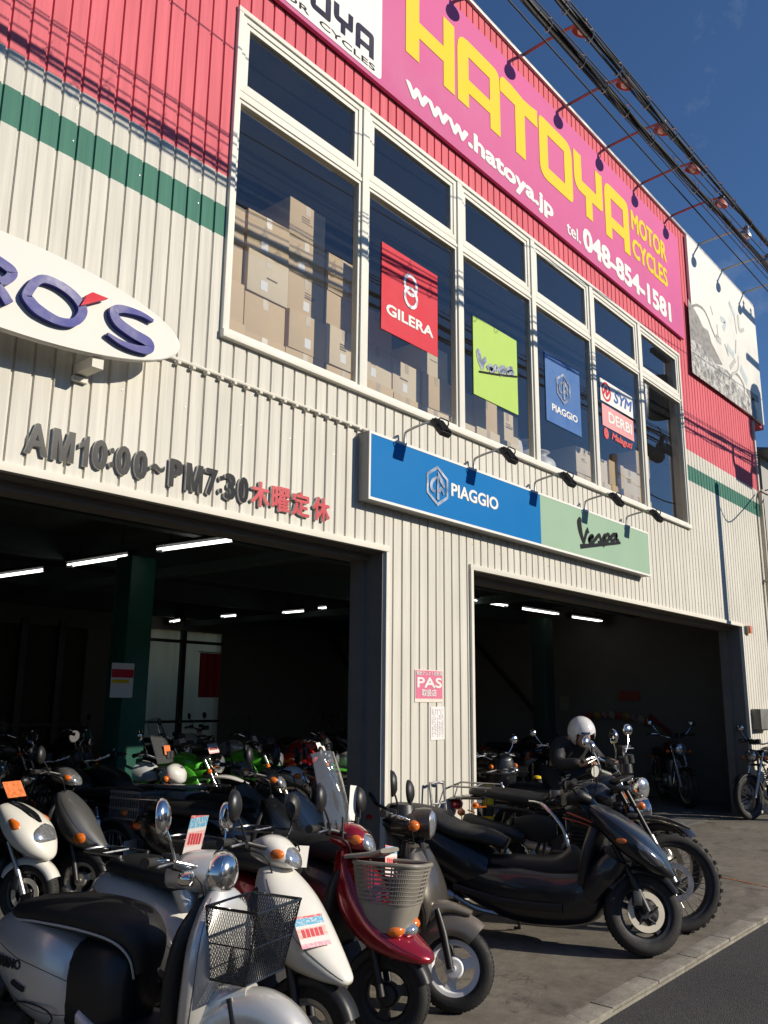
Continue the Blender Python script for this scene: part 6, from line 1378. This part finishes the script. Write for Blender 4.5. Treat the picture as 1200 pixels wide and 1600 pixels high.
def big_screen(t):
    V = []; n, k = 8, 8
    for j in range(k+1):
        f = j/k
        for i in range(n+1): a = (i/n-.5)*2; V.append((.44-.16*f-.06*a*a, (.22-.05*f*f)*a, .98+.42*f-(.02*a*a if j == k else 0)))
    N = len(V); V += [(v[0]-.004, v[1], v[2]) for v in V]; F = [(j*(n+1)+i, j*(n+1)+i+1, (j+1)*(n+1)+i+1, (j+1)*(n+1)+i) for j in range(k) for i in range(n)]; F += [tuple(q+N for q in f[::-1]) for f in F]
    o = mk('windscreen', V, F, CLEAR, t)
    e = [(x+.003, y, z) for x, y, z in [V[i] for i in range(0, n+1)]]; 
    MB().tube([V[j*(n+1)] for j in range(k+1)]+[V[k*(n+1)+i] for i in range(1, n+1)]+[V[j*(n+1)+n] for j in range(k-1, -1, -1)], .005, 5).o('screen_edge', PALEG, o)
    MB().loft([(.36, .86, .10, .06, 0, 2.6), (.46, .88, .15, .09, 0, 2.6), (.54, .86, .12, .08, 0, 2.4), (.58, .85, .06, .05, 0, 2.2)], 18, 3).o('front_cover', WHITEP, t, True, 60)
    price_card(t, (.44, .05, 1.1), .1, .09, -15, -15, TAGO)
motorcycle('white delivery bike with tall clear windscreen inside the left opening', (5.4, 2.75), 28, kw(body=WHITEP, R=.29, Rr=.29, wb=1.2, rim='wire', sh=.76, ffend_m=WHITEP, fend_m=WHITEP, extra=[big_screen], hl_m=WHITEP, mirrors=(-1,)), G_)
inside('pale grey scooter with round white front beside the boxes', (5.35, 1.55), 24, PALEG, dict(steer=12, hz=.98))
inside('black scooter seen over the red one, just inside the opening', (4.75, .55), 20, BLACKG, dict(steer=10, hz=1.0, R=.21))
inside('white and black scooter in the middle of the left opening', (5.2, .75), 20, WHITEP, dict(steer=12, hz=.99))
inside('black scooter with price card close to the dark jamb', (5.75, 1.0), 20, GREYM, dict(steer=12, hz=.97, extra=[lambda t: price_card(t, (.5, -.02, .78), .16, .11, -10, -20)]))
inside('dark scooter at the left edge inside the opening', (2.0, 2.3), 20, NAVYB, dict(steer=10, hz=.98))
# striped posts
def post(p, lb):
    t = thing('striped_post', lb, 'post', (p.x, p.y, 0), 'striped posts at the right opening')
    for i in range(9): MB().lathe([(.055, i*.09), (.055, i*.09+.09)], (p.x, p.y, .004), 'z', 16).o('band', YELLOW if i % 2 else BLACK, t)
    MB().lathe([(.055, 0), (.04, .02), (0, .028)], (p.x, p.y, .814), 'z', 16).o('cap', YELLOW, t); MB().lathe([(.09, 0), (.09, .012), (.055, .014)], (p.x, p.y, .001), 'z', 16).o('base', DARKMET, t)
post(px_ground(840, 1218, .8), 'yellow and black striped post left of the rider'); post(px_ground(762, 1230, .8), 'yellow and black striped post at the white pier edge')
# folding hand truck handle behind the maxi scooter
t = thing('hand_truck', 'folded steel hand truck leaning on the white pier behind the maxi scooter', 'hand truck', (5.7, -.1, 0))
mb = MB().tube([(5.62, -.16, .05), (5.62, -.06, .88), (5.64, -.05, .95), (5.78, -.05, .95), (5.80, -.06, .88), (5.80, -.16, .05)], .011, 8, 3)
for z in (.3, .55, .8): mb.tube([(5.62, -.14+z*.08, z), (5.80, -.14+z*.08, z)], .008, 6)
mb.o('frame', STEEL, t); MB().box(5.58, 5.84, -.38, -.16, .012, .025).o('toe_plate', STEEL, t)
for x in (5.59, 5.83): MB().lathe([(.0, -.02), (.06, -.02), (.065, 0), (.06, .02), (0, .02)], (x, -.10, .065), 'x', 18).o('wheel', RUBBER, t)

# ------------------------------------------------------------------ the rider
def skin_body(name, J, E, root, mt, parent=None, sub=2):
    names = list(J); me = bpy.data.meshes.new(name); me.from_pydata([J[n][0] for n in names], [(names.index(a), names.index(b)) for a, b in E], [])
    o = bpy.data.objects.new(name, me); COL.objects.link(o)
    sk = o.modifiers.new('s', 'SKIN'); sk.use_smooth_shade = True
    for i, n in enumerate(names): me.skin_vertices[0].data[i].radius = J[n][1]
    me.skin_vertices[0].data[names.index(root)].use_root = True
    ss = o.modifiers.new('u', 'SUBSURF'); ss.levels = sub; ss.render_levels = sub
    dg = bpy.context.evaluated_depsgraph_get(); m2 = bpy.data.meshes.new_from_object(o.evaluated_get(dg)); bpy.data.objects.remove(o)
    m2.materials.clear(); [m2.materials.append(q) for q in (mt if isinstance(mt, list) else [mt])]
    m2.name = name; o = bpy.data.objects.new(name, m2); COL.objects.link(o)
    if parent: o.parent = parent
    return o
SKIN = mat('skin', (.45, .25, .17), .55, var=.06); JACK = mat('jacket_cloth', (.012, .012, .014), .7, var=.3, bump=.4, bscale=30); TROU = mat('trouser_cloth', (.02, .02, .024), .8, var=.2, bump=.3, bscale=40); SHOE = mat('boot_leather', (.015, .013, .012), .5)
rp = empty('person', (0, 0, 0)); tag(rp, 'rider in a black jacket and white helmet looking down, astride a parked motorcycle', 'person')
# local frame of the figure: x forward, y left, seated on the seat of the rider's motorcycle
rp.location = (rb_.location.x, rb_.location.y, 0); rp.rotation_euler = (0, 0, rb_.rotation_euler.z-R_(22))
def jt(x, y, z, r, r2=None): return ((x-.36, y, z), (r, r2 or r))
J = {'pelvis': jt(0, 0, .93, .13, .12), 'waist': jt(.03, 0, 1.01, .125, .11), 'chest': jt(.11, 0, 1.15, .15, .125), 'neckb': jt(.18, 0, 1.24, .07), 'neck': jt(.215, 0, 1.275, .055), 'head': jt(.25, 0, 1.33, .08, .075), 'crown': jt(.27, 0, 1.38, .065)}
E_ = [('pelvis', 'waist'), ('waist', 'chest'), ('chest', 'neckb'), ('neckb', 'neck'), ('neck', 'head'), ('head', 'crown')]
for s, n in ((1, 'L'), (-1, 'R')):
    J.update({'sh'+n: jt(.14, s*.18, 1.19, .065), 'el'+n: jt(.24, s*.27, 1.03, .05), 'wr'+n: jt(.44, s*.16 if s < 0 else s*.20, 1.06, .032), 'pa'+n: jt(.50, s*.13 if s < 0 else s*.17, 1.075, .035, .02),
              'hi'+n: jt(.02, s*.11, .89, .095), 'kn'+n: jt(.36, s*.24, .66, .065), 'an'+n: jt(.20, s*.34, .13, .045), 'he'+n: jt(.18, s*.345, .06, .04), 'to'+n: jt(.36, s*.36, .045, .035)})
    E_ += [('chest', 'sh'+n), ('sh'+n, 'el'+n), ('el'+n, 'wr'+n), ('wr'+n, 'pa'+n), ('pelvis', 'hi'+n), ('hi'+n, 'kn'+n), ('kn'+n, 'an'+n), ('an'+n, 'he'+n), ('he'+n, 'to'+n)]
bd = skin_body('body', J, E_, 'pelvis', SKIN, rp)
def sub_j(names, grow): return {n: (J[n][0], (J[n][1][0]+grow, J[n][1][1]+grow)) for n in names}
arms = ['pelvis', 'waist', 'chest', 'neckb', 'shL', 'elL', 'wrL', 'shR', 'elR', 'wrR']
skin_body('jacket', sub_j(arms, .022), [e for e in E_ if e[0] in arms and e[1] in arms], 'pelvis', JACK, rp)
legs = ['pelvis', 'hiL', 'knL', 'anL', 'hiR', 'knR', 'anR']; skin_body('trousers', sub_j(legs, .02), [e for e in E_ if e[0] in legs and e[1] in legs], 'pelvis', TROU, rp)
for n in 'LR': skin_body('boot', sub_j(['an'+n, 'he'+n, 'to'+n], .014), [('an'+n, 'he'+n), ('he'+n, 'to'+n)], 'an'+n, SHOE, rp)
for s, n in ((1, 'L'), (-1, 'R')):      # five fingers each, curled
    pa = Vector(J['pa'+n][0]); fd = Vector((1, -s*.35, -.1)).normalized(); sd_ = Vector((.3, 1, 0)).normalized()
    fm = MB()
    for i, ln in enumerate((.062, .07, .066, .052)):
        b0 = pa+fd*.012+sd_*((i-1.5)*.018); fm.tube([b0, b0+fd*ln*.5, b0+fd*ln*.75+Vector((0, 0, -.022)), b0+fd*ln*.62+Vector((0, 0, -.045))], [.0095, .009, .0085, .007], 8, 3)
    tb = pa-fd*.03-sd_*s*.03; fm.tube([tb, tb+fd*.03-sd_*s*.018+Vector((0, 0, -.008)), tb+fd*.06-sd_*s*.012+Vector((0, 0, -.015))], [.011, .0095, .008], 8, 3)
    fm.o('fingers', SKIN, rp)
# face and helmet, looking down
HM = Matrix.Translation((-.36+.275, 0, 1.33)) @ Matrix.Rotation(R_(-26), 4, 'Z') @ Matrix.Rotation(R_(30), 4, 'Y')
fc = MB().ball((.075, 0, -.03), .045, .065, .085).ball((.118, 0, -.035), .014, .013, .022).ball((.105, .028, -.005), .01, .012, .008).ball((.105, -.028, -.005), .01, .012, .008).ball((.108, 0, -.075), .008, .024, .007); fc.xf(HM).o('face', SKIN, rp)
hs = MB(); n, m_ = 28, 18; V = []; F = []
for i in range(m_+1):
    ph = -.95+(math.pi/2+.95)*i/m_
    for j in range(n):
        th = 2*math.pi*j/n; a = Vector((.142*math.cos(ph)*math.cos(th), .128*math.cos(ph)*math.sin(th), .142*math.sin(ph))); V.append(a)
for i in range(m_):
    for j in range(n):
        a, b = V[i*n+j], V[(i+1)*n+j]; mid = (a+b)/2
        if mid.x > .055 and abs(mid.y) < .082 and mid.z < .035: continue
        F.append((i*n+j, i*n+(j+1) % n, (i+1)*n+(j+1) % n, (i+1)*n+j))
V2 = [v*.93 for v in V]; N = len(V); F = F+[tuple(q+N for q in f[::-1]) for f in F]
hs.add(V+V2, F); hs.xf(HM); helm = hs.o('helmet', mat('white_helmet', (.72, .71, .68), .25, coat=.8, var=.12, nscale=40), rp, True, 60)
mb = MB()
for a in range(-3, 4): mb.ball((.139*math.cos(.42)*math.cos(a*.09), .126*math.cos(.42)*math.sin(a*.09), .142*math.sin(.42)), .008, .012, .016, 8, 6)
mb.xf(HM).o('helmet_decal', mat('decal_blue', (.05, .09, .2), .4), helm)
mb = MB().tube([(.10*math.cos(a), .118*math.sin(a)*1.05, .035) for a in [(-1.0+2.0*k/10) for k in range(11)]], .006, 6); mb.xf(Matrix.Identity(4)).xf(HM).o('helmet_edge', BLACK, helm)
MB().tube([(.02, -.115, -.09), (.06, -.06, -.125), (.07, 0, -.13), (.06, .06, -.125), (.02, .115, -.09)], .008, 6, 3).xf(HM).o('chin_strap', BLACK, helm)
